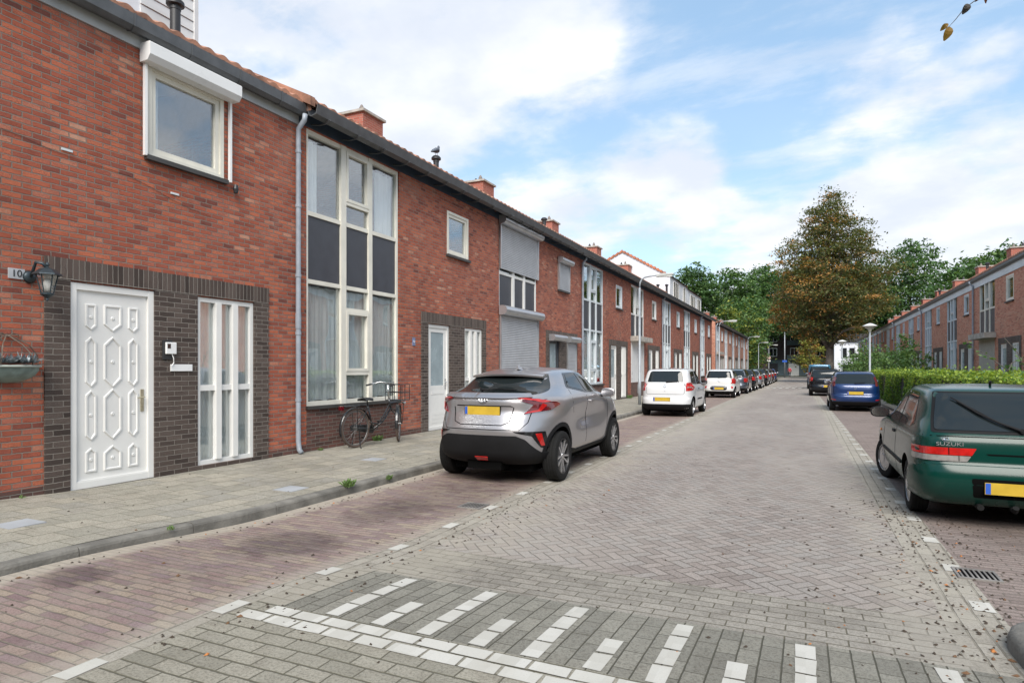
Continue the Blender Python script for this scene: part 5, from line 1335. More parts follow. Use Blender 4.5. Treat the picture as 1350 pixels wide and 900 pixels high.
# ---- blue hatchback on the right
CO = generic(hatch(L=3.82, half=.825, H=1.44, wb=2.49, wr=.295, belt=.93, rake=.34, tum=.16, wy0=.62, nose=.75, pq=(5,6)), lampw=.0, lampz=(.86,1.22), plate_z=.66)
CO['panels'][4] = ('tail_lamp','lamp_dark_red','R',[(.66,.90),(.72,.90),(.66,1.22),(.60,1.24)],dict(mirror=True,off=.008,r=.01))
CO['panels'][5] = ('tail_lamp_flank','lamp_dark_red','S',[(.20,.90),(.34,.92),(.50,1.20),(.40,1.22)],dict(mirror=True,off=.006,r=.02))
CO['panels'] += [('reflector','lamp_red','R',[(.62,.40),(.76,.42),(.76,.45),(.62,.43)],dict(mirror=True,off=.01,r=.005)), ('bumper_seam','gap_dark','R',[(-.80,.60),(.80,.60)],dict(line=.012))]
CO['extra'] += [badge_fn(0,.83,.042,'bolt'), antenna_fn(.9, False)]
CO.update(style='single', spokes=6)

GC = 'cars parked along the left kerb'; GD = 'cars parked along the right kerb'
def soften(m, s): m.node_tree.nodes['Principled BSDF'].inputs['Specular IOR Level'].default_value = s; return m
silver = paint('paint_silver_brown', (.40,.385,.39), metal=.78, rough=.30, coat=.6)
green = paint('paint_dark_green', (.002,.032,.024), metal=.0, rough=.14, coat=.0); soften(green, .35)
white1 = paint('paint_white', (.60,.605,.61), rough=.35); white2 = paint('paint_pearl_white', (.60,.60,.59), rough=.35)
blue = paint('paint_royal_blue', (.003,.024,.10), metal=.3, rough=.3)
black = soften(paint('paint_black', (.008,.009,.011), metal=.0, rough=.12, coat=0), .4)
darkgrey = paint('paint_slate', (.09,.105,.13), metal=.6, rough=.3)
silver2 = paint('paint_silver', (.45,.46,.48), metal=.7, rough=.3)
petrol = paint('paint_petrol_blue', (.03,.13,.22), metal=.3, rough=.3)
maroon = paint('paint_maroon', (.10,.015,.02), metal=.3, rough=.3)
midblue = paint('paint_mid_blue', (.02,.06,.30), metal=.3, rough=.3)
car('parked_car', 'brownish silver crossover with black lower bumper and black-clad arches, nearest on the left', 'car', (-3.90, 7.34, 0), CH, silver, GC, rz=R(.6))
car('parked_car', 'dark green older hatchback with a tow bar, cut by the right picture edge', 'car', (1.80, 7.36, 0), SZ, green, GD, rz=R(.3))
car('parked_car', 'boxy white three-door hatchback with black bumper foot beside the first street lamp', 'car', (-4.06, 20.1, 0), FX, white1, GC)
car('parked_car', 'small white city car with a black insert round its plate', 'car', (-4.08, 34.0, 0), KI, white2, GC)
car('parked_car', 'royal blue hatchback beside the end of the hedge', 'car', (1.60, 25.3, 0), CO, blue, GD)
AG = generic(hatch(L=4.5, half=.87, H=1.50, wb=2.65, wr=.31, belt=.97, rake=.35, tum=.18, wy0=.95, nose=.85)); car('parked_car', 'slate grey estate car right behind the small white city car', 'car', (-4.0, 39.6, 0), AG, darkgrey, GC)
BK = generic(hatch(L=4.0, half=.83, H=1.46, wb=2.5, wr=.30, belt=.95, rake=.33, tum=.17, wy0=.72, nose=.75)); car('parked_car', 'black hatchback between the slate grey estate and the silver coupe-like hatchback', 'car', (-3.9, 45.0, 0), BK, black, GC)
SV = generic(hatch(L=4.25, half=.87, H=1.44, wb=2.6, wr=.31, belt=.95, rake=.45, tum=.22, wy0=.85, nose=.85), plate_z=.48); car('parked_car', 'silver hatchback with a wide rear window, first beyond the hump dashes', 'car', (-3.85, 50.5, 0), SV, silver2, GC)
for i, (y, pn, lab, H_) in enumerate(((57.5, black, 'black hatchback directly beyond the silver hatchback on the left', 1.48), (63.5, silver2, 'light silver car in the far left line, between the black one and the maroon one', 1.44),
       (69.5, maroon, 'maroon car in the far left line of parked cars', 1.46), (76, midblue, 'blue car, last of the left line of parked cars', 1.46))):
    car('parked_car', lab, 'car', (-3.8, y, 0), generic(hatch(L=4.1, half=.84, H=H_, wb=2.5, wr=.30, belt=.95, rake=.33, tum=.17, wy0=.75, nose=.75)), pn, GC)
C3 = generic(hatch(L=3.95, half=.84, H=1.52, wb=2.45, wr=.30, belt=.97, rake=.30, tum=.15, wy0=.72, nose=.7), lampw=.10, lampz=(.80,1.06), plate_z=.55, plate_x=.1); C3['extra'] += [badge_fn(0,.86,.045,'chevrons')]
car('parked_car', 'black hatchback with red tail lamps parked in front of the blue van', 'car', (1.0, 38.6, 0), C3, black, GD)
VN = generic(hatch(L=4.4, half=.86, H=1.82, wb=2.7, wr=.31, belt=1.02, rake=.10, tum=.07, wy0=.75, nose=.55, dr=.0), lampw=.05, lampz=(.80,1.25), plate_z=.85)
car('parked_van', 'petrol blue van with upright rear window near the big brown tree', 'van', (.95, 51.5, 0), VN, petrol, GD)
car('parked_car', 'light grey car hidden almost wholly behind the blue van', 'car', (1.1, 57.0, 0), generic(hatch(L=4.1, half=.84, H=1.45, wb=2.5, wr=.30, belt=.95, wy0=.75)), silver2, GD) if 0 else None
# ---------------------------------------------------------------- vegetation
def leafmat(name, col, var=.35, trans=.35):
    m, nt, b = newmat(name); out = nt.nodes['Material Output']
    g_ = nt.nodes.new('ShaderNodeNewGeometry')
    rnd = V(nt, g_.outputs['Random Per Island'])
    c = mix(nt, rnd, [k*(1-var) for k in col], [min(1, k*(1+var)) for k in col])
    con(nt, b.inputs['Base Color'], c); b.inputs['Roughness'].default_value = .55; b.inputs['Specular IOR Level'].default_value = .25
    tl = nt.nodes.new('ShaderNodeBsdfTranslucent'); con(nt, tl.inputs[0], mix(nt, 1, c, (1.3,1.35,.6), 'MULTIPLY'))
    mx = nt.nodes.new('ShaderNodeMixShader'); mx.inputs[0].default_value = trans
    nt.links.new(b.outputs[0], mx.inputs[1]); nt.links.new(tl.outputs[0], mx.inputs[2]); nt.links.new(mx.outputs[0], out.inputs[0])
    MATS[name] = m; return m
leafmat('leaf_deep', (.050,.098,.040)); leafmat('leaf_mid', (.082,.155,.054)); leafmat('leaf_light', (.13,.205,.07))
leafmat('leaf_olive', (.125,.135,.045)); leafmat('leaf_orange', (.36,.19,.06)); leafmat('leaf_brown', (.18,.13,.06)); leafmat('leaf_dull', (.085,.105,.048))
leafmat('leaf_hedge', (.10,.185,.028)); leafmat('leaf_hedge_light', (.24,.32,.050)); leafmat('leaf_yellow', (.26,.28,.06))
plain('bark', (.11,.095,.08), .9, var=.4, vs=3, bumpd=.02)
plain('bark_dark', (.045,.04,.034), .9, var=.4, vs=3, bumpd=.02)
def leaves(name, C, size, tone, mats, parent=None, flat=.5, aspect=.6, kind=None):
    """one mesh of leaf-sized faces at the points C (n,3)"""
    n = len(C); N = rng.normal(size=(n,3)); N[:,2] = np.abs(N[:,2])+flat; N /= np.linalg.norm(N,axis=1)[:,None]
    A = np.cross(N, rng.normal(size=(n,3))); A /= np.linalg.norm(A,axis=1)[:,None]; B = np.cross(N, A)
    s = (size*rng.uniform(.6,1.35,n))[:,None]
    v = np.stack([C-A*s, C-B*s*aspect*.9+A*s*.1-N*s*.12, C+A*s, C+B*s*aspect*.9+A*s*.1-N*s*.12], 1).reshape(-1,3)
    me = bpy.data.meshes.new(name); me.vertices.add(4*n); me.vertices.foreach_set('co', v.ravel().astype(np.float32))
    me.loops.add(4*n); me.loops.foreach_set('vertex_index', np.arange(4*n, dtype=np.int32))
    me.polygons.add(n); me.polygons.foreach_set('loop_start', np.arange(0,4*n,4,dtype=np.int32))
    me.polygons.foreach_set('material_index', tone.astype(np.int32)); me.update(calc_edges=True); me.validate()
    o = link(name, me, [MATS[m] for m in mats], parent)
    if kind: o['kind'] = kind
    return o
def crown_points(prof, nclump, nleaf, cr, jitter=.0, shell=.45, flat=.45, gapn=0):
    """prof: list (z, radius); clumps of leaves spread through the volume, denser towards the outside"""
    zs = np.array([p[0] for p in prof]); rs = np.array([p[1] for p in prof])
    zz = rng.uniform(zs.min(), zs.max(), nclump*4); rr = np.interp(zz, zs, rs)
    keep = rng.uniform(0, rs.max()**1.3, len(zz)) < rr**1.3; zz, rr = zz[keep][:nclump], rr[keep][:nclump]
    n = len(zz); a = rng.uniform(0, 2*np.pi, n)
    lob = 1+.16*np.sin(a*3+zz*.6+1)+.12*np.sin(a*5-zz*.9)+.10*np.sin(zz*1.7+a)
    q = rng.uniform(0,1,n)**shell
    cen = np.stack([np.cos(a)*rr*lob*q, np.sin(a)*rr*lob*q, zz+rng.normal(size=n)*.2], 1)
    csz = cr*rng.uniform(.5,1.4,n)
    P = np.repeat(cen, nleaf, 0)+rng.normal(size=(n*nleaf,3))*np.repeat(csz,nleaf)[:,None]*np.array([1,1,flat])*.55
    # twig tips droop outward
    out = np.repeat(cen[:,:2], nleaf, 0); d = P[:,:2]-out
    P[:,2] -= .18*np.linalg.norm(d,axis=1)
    return cen, P, np.repeat(np.arange(n), nleaf)
def tree(name, loc, label, cat, prof, nclump, nleaf, cr, leaf, tonef, mats, trunk_r, fork, bark='bark', group=None, flat=.45, limbs=22, shell=.45, lean=(0,0)):
    root = empty(name, loc, label=label, cat=cat, group=group)
    cen, P, ci = crown_points(prof, nclump, nleaf, cr, flat=flat, shell=shell)
    z0, z1 = prof[0][0], prof[-1][0]
    mb = MB()
    top = z0+(z1-z0)*.80
    pts, rad = [], []
    for i in range(9):
        t = i/8; z = top*t; pts.append((lean[0]*t+.05*math.sin(t*5)*trunk_r*4, lean[1]*t+.05*math.cos(t*4)*trunk_r*4, z)); rad.append(trunk_r*(1.25 if i == 0 else (1-.86*t)))
    mb.tube(pts, rad, 10)
    idx = rng.choice(len(cen), min(limbs, len(cen)), replace=False)
    for k in idx:
        c = Vector(cen[k]); zb = max(fork, min(c.z-.5, fork+(c.z-fork)*rng.uniform(.1,.55))); t = zb/top
        s = Vector((lean[0]*t, lean[1]*t, zb)); rb = trunk_r*max(.12, .60*(1-t)); m = s.lerp(c, .5)+Vector((0,0,.12*(c-s).length))
        mb.tube([s, s.lerp(m,.5)+Vector((0,0,.05)), m, m.lerp(c,.6), c], [rb, rb*.75, rb*.5, rb*.3, .02], 6)
    mb.build('trunk', MATS[bark], root, smooth=True)
    leaves('crown', P, leaf, tonef(cen, P, ci), mats, root)
    return root
def tone_pick(w_):
    w_ = np.array(w_, float); w_ /= w_.sum()
    def f(cen, P, ci):
        ct = rng.choice(len(w_), len(cen), p=w_); t = ct[ci]; r = rng.uniform(size=len(P)) < .3
        t[r] = rng.choice(len(w_), r.sum(), p=w_); return t
    return f
def big_tone(cen, P, ci):     # leaves turning, mostly on the outer left and lower boughs
    L_ = 1/(1+np.exp(-(-cen[:,0]-1.0)*.8)); lo = np.clip(1-(cen[:,2]-4)/14, 0, 1); rr = np.hypot(cen[:,0], cen[:,1])/5.5
    po = np.clip(.03+.40*L_*np.clip(rr,0,1)*(.35+lo), 0, .85)
    u = rng.uniform(size=len(cen)); u2 = rng.uniform(size=len(cen))
    ct = np.where(u < po, 1, np.where(u < po+.16, 2, np.where(u2 < .45, 0, 3)))
    t = ct[ci]; r = rng.uniform(size=len(P)) < .22; t[r] = rng.choice(4, r.sum(), p=[.3,.15,.3,.25]); return t
tree('street_tree', (2.25, 74.5, .1), 'tall broad tree with browning orange and dull green leaves above the parked blue van', 'tree',
     [(4.3,1.4),(5.2,3.4),(6.8,4.8),(9,5.6),(11,5.5),(13.5,4.7),(16,3.5),(18.2,2.0),(20.2,.5)], 1350, 44, .95, .125, big_tone, ['leaf_dull','leaf_orange','leaf_brown','leaf_olive'], .46, 3.2, flat=.35, limbs=60, shell=.5)
GT = 'dark green trees beyond the end of the street'
def gp(r, h0, h1): return [(h0, r*.45), (h0+(h1-h0)*.12, r*.8), (h0+(h1-h0)*.3, r), (h0+(h1-h0)*.55, r*1.02), (h0+(h1-h0)*.78, r*.78), (h0+(h1-h0)*.93, r*.42), (h1, r*.1)]
gw = [.35,.45,.2]
for i, (x, y, h, r, lab, wt) in enumerate([
    (-17, 108, 18.9, 5.2, 'leftmost dark green tree beyond the far end of the left house row', gw),
    (-11.2, 114, 18.4, 5.4, 'rounded mid green tree, second from the left beyond the left row', [.2,.5,.3]),
    (-6.5, 128, 20.8, 6.5, 'tall green tree between the second rounded one and the brown street tree', [.3,.5,.2]),
    (.5, 133, 21.5, 6.5, 'dark green tree right behind the brown street tree', [.5,.4,.1]),
    (8.5, 131, 21.0, 6.0, 'dark green tree behind the white end house', [.5,.4,.1]),
    (16.5, 128, 24.0, 7.2, 'highest green tree right of the brown street tree', gw),
    (21.5, 112, 17.8, 5.5, 'lower green tree behind the far chimneys of the right row', gw),
    (22.5, 98, 16.8, 5.4, 'broad green tree behind the middle chimneys of the right row', gw),
    (22.5, 84, 14.6, 5.2, 'green tree behind the nearest chimneys of the right row', [.3,.4,.3]),
    (-22, 96, 13.0, 4.5, 'low dark tree hidden mostly behind the roof extensions on the left', gw)]):
    tree('green_tree', (x, y, 0), lab, 'tree', gp(r, 7.5 if y > 126 and x < 10 else (2 if abs(x) < 18 and y > 105 else 4), h), 620, 30, 1.25, .27, tone_pick(wt), ['leaf_deep','leaf_mid','leaf_light'], .35, 3.5, 'bark_dark', GT, limbs=20, shell=.55)
tree('light_green_tree', (-8.2, 103.5, 0), 'wispy yellow-green tree at the far end of the left house row', 'tree', [(1.2,1.6),(3,2.8),(6,3.3),(8.5,2.6),(10.5,1.6),(12,.6)], 260, 26, .8, .19, tone_pick([.1,.3,.35,.25]), ['leaf_deep','leaf_mid','leaf_light','leaf_yellow'], .16, 2, flat=.6, limbs=24)
tree('light_green_tree', (-11.0, 100.5, 0), 'second wispy yellow-green tree, just left behind the end of the left house row', 'tree', [(1.2,1.6),(3,2.4),(6,2.8),(8.5,2.2),(10.5,1.2),(11.6,.4)], 200, 24, .8, .19, tone_pick([.1,.25,.35,.3]), ['leaf_deep','leaf_mid','leaf_light','leaf_yellow'], .16, 2, flat=.6, limbs=18)
tree('young_autumn_tree', (.75, 103, 0), 'small young tree with green and orange leaves at the end of the street', 'tree', [(1.0,1.2),(2.2,2.0),(3.8,2.1),(5.2,1.4),(6.8,.3)], 150, 26, .6, .14, tone_pick([.45,.3,.25]), ['leaf_olive','leaf_yellow','leaf_orange'], .12, 1, limbs=14)
def bush(name, loc, label, prof, nc, nl, cr, leaf, w_, mats, group=None):
    root = empty(name, loc, label=label, cat='bush', group=group)
    cen, P, ci = crown_points(prof, nc, nl, cr, flat=.8, shell=.5)
    mb = MB()
    for k in range(12): c = Vector(cen[k]); mb.tube([(rng.uniform(-.1,.1), rng.uniform(-.1,.1), 0), c*.5+Vector((0,0,.1)), c], [.03,.02,.006], 5)
    mb.build('stems', MATS['bark'], root)
    leaves('foliage', P, leaf, tone_pick(w_)(cen, P, ci), mats, root)
for (x, y, h, r, lab) in [(4.4, 42.5, 2.5, 1.3, 'loose green shrub right behind the first post-top lamp'), (3.9, 46.5, 2.9, 1.5, 'taller green shrub left of the first post-top lamp'), (3.6, 52.0, 2.5, 1.5, 'green shrub farther along, between the two post-top lamps'), (5.6, 45.0, 3.1, 1.2, 'green shrub in the front garden, standing highest against the brick')]:
    bush('garden_shrub', (x, y, .1), lab, [(.1,r*.7),(h*.4,r),(h*.75,r*.8),(h,r*.25)], 130, 26, .38, .085, [.1,.45,.45], ['leaf_deep','leaf_mid','leaf_light'], 'green shrubs beyond the hedge')
bush('climber', (XR-.15, 58.6, .1), 'dark ivy growing up the brick beside a door in the right row', [(.1,.5),(1.5,.55),(2.6,.5),(3.0,.2)], 60, 26, .3, .06, [.6,.4], ['leaf_deep','leaf_mid'])
# clipped hedge
hr = empty('hedge', (3.75, 23.5, .1), label='long clipped bright green hedge along the right pavement', cat='hedge')
n = 60000; HX, HY, HZ = .62, 15.2, 1.30
face = rng.choice(4, n, p=[.46,.04,.40,.10]); u = rng.uniform(-1,1,n); v_ = rng.uniform(0,1,n); dep = np.abs(rng.normal(size=n))*.055
P = np.empty((n,3)); yy = u*HY
wob = .06*np.sin(yy*1.3)+.04*np.sin(yy*3.1+1)+.03*np.sin(yy*7)
P[:,1] = yy
P[:,0] = np.where(face==0, -HX+dep-wob-.06*np.sin(v_*3+yy), np.where(face==3, HX-dep, rng.uniform(-HX,HX,n)))
P[:,2] = np.where(face==2, HZ-dep*1.2+wob*.8+rng.normal(size=n)*.02, v_*HZ)
e = face==1; P[e,1] = -HY+dep[e]; P[e,0] = rng.uniform(-HX,HX,e.sum())
e2 = e & (rng.uniform(size=n)<.5); P[e2,1] = HY-dep[e2]
sp = rng.uniform(size=n) < .03; P[sp,2] += rng.uniform(0,.2,sp.sum())*(P[sp,2] > HZ-.15)
tone = np.where(rng.uniform(size=n) < np.clip(.12+.75*(P[:,2]/HZ)**2.5, 0, .8), 1, 0); tone[rng.uniform(size=n)<.15] = 2  # more pale leaves towards the top: its lit look put into leaf colour
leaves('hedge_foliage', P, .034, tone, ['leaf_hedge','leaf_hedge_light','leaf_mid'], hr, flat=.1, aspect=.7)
mb = MB()
mb.box(-HX+.10, HX-.10, -HY+.1, HY-.1, .0, HZ-.12); mb.build('hedge_core', MATS['bark_dark'], hr)
# long shoots rising out of the hedge
mb = MB(); LP = []
root = empty('bramble_shoot', (3.9, 15.6, 1.2), label='arching leafy shoot rising above the hedge near the right picture edge', cat='plant')
for sh in ([(0,0,0),(-.25,.15,.35),(-.5,.35,.62),(-.72,.5,.78),(-.85,.6,.98)], [(.1,0,0),(.0,-.1,.35),(-.10,-.1,.65),(-.3,-.05,.95)], [(.3,-.4,0),(.35,-.6,.3),(.2,-.7,.55),(.1,-.75,.78)], [(-.2,.1,.3),(-.1,.3,.45),(.15,.3,.6)]):
    mb.tube(sh, [.012,.010,.008,.006,.003][:len(sh)], 5)
    for a, b in zip(sh, sh[1:]):
        for k in range(5):
            t = random.random(); p = Vector(a).lerp(Vector(b), t); LP.append((p.x+random.uniform(-.06,.06), p.y+random.uniform(-.06,.06), p.z+random.uniform(-.05,.03)))
mb.build('stem', MATS['bark'], root)
leaves('foliage', np.array(LP), .055, rng.choice(2, len(LP)), ['leaf_mid','leaf_light'], root, flat=.6, aspect=.8)
# twig hanging into the top right of the view
root = empty('hanging_twig', (.88, 4.30, 3.62), label='dark twig with withered brown leaves hanging at the top right of the view', cat='twig')
mb = MB(); mb.tube([(1.5,.9,1.2),(.6,.3,.45),(.12,.05,.10),(.0,0,0),(-.07,-.02,-.05),(-.115,-.03,-.11),(-.15,-.04,-.15)], [.014,.009,.004,.003,.0025,.002,.001], 6); mb.build('stem', MATS['bark_dark'], root)
def bent_leaf(mb, c, d, w_, ln):
    d = Vector(d).normalized(); s = d.cross(Vector((.3,-1,.1))).normalized(); nrm = s.cross(d)
    rows = []
    for i in range(6):
        t = i/5; ww = w_*math.sin(math.pi*(t*.92+.04))**.8; cc = Vector(c)+d*ln*t+nrm*.012*math.sin(t*4)
        rows += [cc-s*ww+nrm*ww*.5, cc, cc+s*ww+nrm*ww*.35]
    b = len(mb.v); mb.add(rows, [(3*i+k, 3*i+k+1, 3*i+k+4, 3*i+k+3) for i in range(5) for k in (0,1)])
mb = MB(); bent_leaf(mb, (-.145,-.035,-.145), (-.3,0,-1), .022, .075); bent_leaf(mb, (-.15,-.04,-.13), (-.75,.1,-.55), .014, .045); mb.build('withered_leaf', leafmat('leaf_withered', (.20,.12,.03)), root)
mb = MB(); bent_leaf(mb, (-.055,-.02,-.03), (-.45,0,-1), .019, .055); mb.build('withered_leaf', MATS['bark_dark'], root)
mb = MB(); bent_leaf(mb, (.01,0,.01), (.45,.1,-.7), .012, .05); bent_leaf(mb, (.01,0,.0), (-.7,0,-.35), .008, .03); mb.build('withered_leaf', leafmat('leaf_rust', (.12,.045,.03)), root)
# weeds in the joints
def weed(x, y, z, s, n, label):
    mb = MB(); root = empty('weed', (x, y, z), label=label, cat='weed', group='weeds along the kerb and wall')
    for k in range(n):
        a = random.uniform(0, 6.28); l = s*random.uniform(.5,1.1); d = Vector((math.cos(a), math.sin(a), random.uniform(.9,2.6))).normalized(); c = Vector((random.uniform(-s,s)*.35, random.uniform(-s,s)*.5, 0)); sd_ = Vector((-d.y, d.x, 0)).normalized()*l*.09
        mb.add([c-sd_*.5, c+sd_*.5, c+d*l*.6+sd_, c+d*l+Vector((0,0,-l*.25)), c+d*l*.6-sd_], [(0,1,2,3,4)])
    mb.build('blades', MATS['leaf_light'], root)
for a in [(-5.07,6.15,.10,.13,46,'tallest green weed at the kerb, left of the parked crossover'),(-5.06,6.95,.06,.09,34,'low weed at the kerb, next to the tallest one'),(-5.05,3.75,.13,.06,20,'small leafy weed at the kerb nearest the white panel door'),
          (-7.60,10.05,.13,.16,60,'dense grassy weed at the wall behind the bicycle front wheel'),(-7.58,8.45,.13,.07,26,'low weed at the wall foot beside the drainpipe'),(-7.60,3.9,.15,.06,16,'tiny weed at the foot of the dark brick surround'),(-7.5,29.2,.13,.25,50,'grassy weed by the wall near the first street lamp')]: weed(*a)
# litter of leaves and dirt clods, thickest along the right kerb and the channels
def litter():
    pts = []
    for _ in range(520): pts.append((.95+random.gauss(0,.22), random.uniform(3.2,8.5)**1.0))
    for _ in range(260): pts.append((random.uniform(-.3,2.6), random.uniform(3.0,7.5)))
    for _ in range(240): pts.append((-3.0+random.gauss(0,.22), random.uniform(2.2,7.5)))
    for _ in range(120): pts.append((-4.98+abs(random.gauss(0,.10)), random.uniform(2.2,9)))
    for _ in range(150): pts.append((random.uniform(-4.5,1.5), random.uniform(2.0,11)))
    for _ in range(60): pts.append((-5.0-random.random()*2.5, random.uniform(2.8,11)))
    mb = MB()
    for x, y in pts:
        if KX-.12 > x: z = pz(x, y)
        elif x < KX: continue
        else: z = rh(y)
        s = random.uniform(.006,.018)*(1.5 if random.random() < .12 else 1); a = random.uniform(0,3.14); ca, sa = math.cos(a)*s, math.sin(a)*s; h = s*random.uniform(.25,.7)
        mb.add([(x-ca,y-sa,z+.003),(x+sa*.6,y-ca*.6,z+.003),(x+ca,y+sa,z+.004),(x-sa*.6,y+ca*.6,z+.003),(x+ca*.2,y+sa*.2,z+h+.003)], [(0,1,4),(1,2,4),(2,3,4),(3,0,4)])
        mb.m[-4:] = [random.choices((0,1,2),(.8,.16,.04))[0]]*4
    o = mb.build('leaf_litter', [plain('litter_dark', (.045,.032,.022), .9), plain('litter_brown', (.13,.07,.035), .9), plain('litter_orange', (.40,.15,.04), .8)])
    tag(o, 'scattered dark leaf crumbs on the paving', 'leaf litter', kind='stuff')
litter()

# ---------------------------------------------------------------- street furniture
plain('pole_grey', (.30,.32,.34), .45, metal=.2, var=.15, vs=5)
def mast(x, y, h, lab, sign=False):
    t = empty('street_lamp', (x, y, .12), label=lab, cat='street lamp', group='arm street lamps along the left pavement')
    mb = MB(); mb.tube([(0,0,0),(0,0,1.0),(0,0,1.02),(0,0,h-.42)], [.062,.062,.045,.040], 12)
    mb.build('pole', MATS['pole_grey'], t, smooth=True)
    mb = MB(); mb.tube([(0,0,h-.42),(.02,0,h-.22),(.09,0,h-.10),(.2,0,h-.03),(.4,0,h),(.72,0,h+.03)], [.038,.036,.034,.032,.03,.03], 10); mb.build('arm', MATS['pole_grey'], t, smooth=True)
    mb = MB(); mb.ext([(.62,h-.03),(.70,h+.055),(.95,h+.085),(1.28,h+.07),(1.33,h+.03),(1.30,h+.0),(.70,h-.05)], 'y', -.09, .09); lo = mb.build('luminaire', plain('luminaire_grey', (.45,.45,.42), .5), t, bevel=.02)
    MB().box(.76,1.26,-.07,.07,h-.06,h-.0).build('lamp_cover', plain('lamp_lens', (.6,.6,.56), .3), lo)
    MB().box(-.066,.0,-.04,.04,.45,.80).build('service_door', MATS['pole_grey'], t)
for x, y, lab in ((-5.9,24.5,'nearest grey arm street lamp, in front of the white closed panel'),(-6.0,50.5,'second grey arm street lamp, beside the far left house row'),(-6.0,77,'third grey arm street lamp from the camera'),(-6.0,95,'fourth grey arm street lamp from the camera'),(-5.2,106,'farthest grey arm street lamp, carrying the round sign')): mast(x, y, 5.0, lab)
t = empty('road_sign', (-5.2, 106, 2.3), label='small round sign over a pale plate on the farthest arm lamp', cat='sign')
MB().lathe([(.30,-.01),(.30,.01),(.001,.011)], 20, Matrix.Translation((0,-.08,.9)) @ Matrix.Rotation(R(90),4,'X')).build('disc', plain('sign_red_white', (.55,.35,.36), .4), t)
MB().box(-.25,.25,-.09,-.07,.25,.5).build('plate', MATS['white_paint'], t)
def posttop(x, y, lab):
    t = empty('post_top_lamp', (x, y, .1), label=lab, cat='street lamp', group='post-top lamps on the right')
    MB().tube([(0,0,0),(0,0,.9),(0,0,.92),(0,0,3.45)], [.07,.07,.05,.045], 12).build('pole', MATS['pole_grey'], t, smooth=True)
    MB().lathe([(.05,3.4),(.07,3.42),(.08,3.50),(.14,3.56),(.33,3.70),(.33,3.72)], 20).build('diffuser', plain('lamp_bowl', (.55,.55,.47), .4), t, smooth=True)
    MB().lathe([(.36,3.70),(.37,3.72),(.30,3.76),(.15,3.83),(.05,3.86),(.001,3.87)], 20).build('cap', plain('lamp_cap', (.62,.62,.60), .5), t, smooth=True)
posttop(3.15, 39.0, 'pale post-top lamp at the end of the hedge'); posttop(2.85, 61, 'farther pale post-top lamp left of the white end house')
t = empty('tall_mast', (-3.05, 110.5, 0), label='tall slim grey mast with a small blue plate at the far end of the road', cat='mast')
MB().tube([(0,0,0),(0,0,7.4)], [.11,.07], 10).build('pole', MATS['pole_grey'], t, smooth=True); MB().box(-.35,.35,-.12,-.09,2.5,2.8).build('street_name_plate', MATS['plate_blue'], t)
def grate(x, y, lab):
    z = rh(y); t = empty('drain_grate', (x, y, z), label=lab, cat='drain'); t.scale = (.72, .8, 1)
    mb = MB(); mb.box(-.19,.19,-.17,-.14,-.02,.012); mb.box(-.19,.19,.14,.17,-.02,.012); mb.box(-.19,-.165,-.14,.14,-.02,.012); mb.box(.165,.19,-.14,.14,-.02,.012)
    mb.build('grate_frame', plain('cast_iron', (.22,.205,.19), .7, metal=.3, var=.3), t)
    for k in range(7): MB().box(-.15+k*.046,-.132+k*.046,-.14,.14,-.01,.010).build('bar', MATS['cast_iron'], t)
    MB().box(-.165,.165,-.14,.14,-.008,.006).build('pit', MATS['gap_dark'], t)  # near-black sheet paints the shade of the hole between the bars
grate(-3.38, 6.22, 'iron drain grate in the left parking bay in front of the crossover'); grate(1.16, 5.74, 'iron drain grate behind the dark green hatchback')
for (x, y) in ((-5.72, 5.55), (-6.45, 3.05), (-6.3, 7.9)):
    MB().box(x,x+.295,y,y+.295,.0,pz(x+.15,y+.15)+.004).build('pavement_slab', plain('slab_pale', (.30,.31,.325), .8)); bpy.context.scene.collection.objects[-1]['kind'] = 'structure'

# ---------------------------------------------------------------- bicycle
plain('bike_black', (.015,.016,.018), .3, coat=.5, var=.2)
plain('saddle_black', (.02,.02,.02), .6); plain('tyre_brown', (.10,.07,.055), .8, var=.3)
bk = empty('bicycle', (-7.27, 8.99, .135), math.atan2(1.12, .13), label='black city bicycle with a front crate carrier under the tall bay window', cat='bicycle')
RW = .345
def bwheel(x, steer=0, camb=0):
    M = Matrix.Translation((x, 0, RW)) @ Matrix.Rotation(steer, 4, 'Z')
    tr = MB(); tr.tube([M@Vector(p) for p in circ((0,0,0), RW-.018, 'y', 40)], .019, 8, close=True); w_ = tr.build('wheel', MATS['tyre_brown'], bk, smooth=True)
    mb = MB(); mb.tube([M@Vector(p) for p in circ((0,0,0), RW-.043, 'y', 40)], .010, 6, close=True); mb.build('rim', plain('bike_rim', (.22,.22,.22), .4, metal=.8), w_, smooth=True)
    mb = MB()
    for k in range(26):
        a = 2*math.pi*k/26; s = .028*(1 if k%2 else -1); mb.tube([M@Vector((.02*math.cos(a+.8), s, .02*math.sin(a+.8))), M@Vector(((RW-.045)*math.cos(a), 0, (RW-.045)*math.sin(a)))], .0014, 4)
    mb.tube([M@Vector((0,-.05,0)), M@Vector((0,.05,0))], .022, 10); mb.build('spokes', MATS['bike_rim'], w_)
    mb = MB(); a0, a1 = (R(20), R(200)) if x < .5 else (R(25), R(190))
    arc = [M@Vector(p) for p in circ((0,0,0), RW+.018, 'y', 22, a0, a1)]; up = [M@Vector(p) for p in circ((0,0,0), RW+.026, 'y', 22, a0, a1)]
    sd_ = (M.to_3x3()@Vector((0,.03,0))); vs = []
    for p, q in zip(arc, up): vs += [p-sd_, q-sd_*.5, q+sd_*.5, p+sd_]
    mb.add(vs, [(4*i+k, 4*i+k+1, 4*i+k+5, 4*i+k+4) for i in range(21) for k in range(3)]); mb.tube([M@Vector((0,.05,0)), arc[9]+sd_*1.2], .004, 4); mb.build('mudguard', MATS['bike_black'], bk)
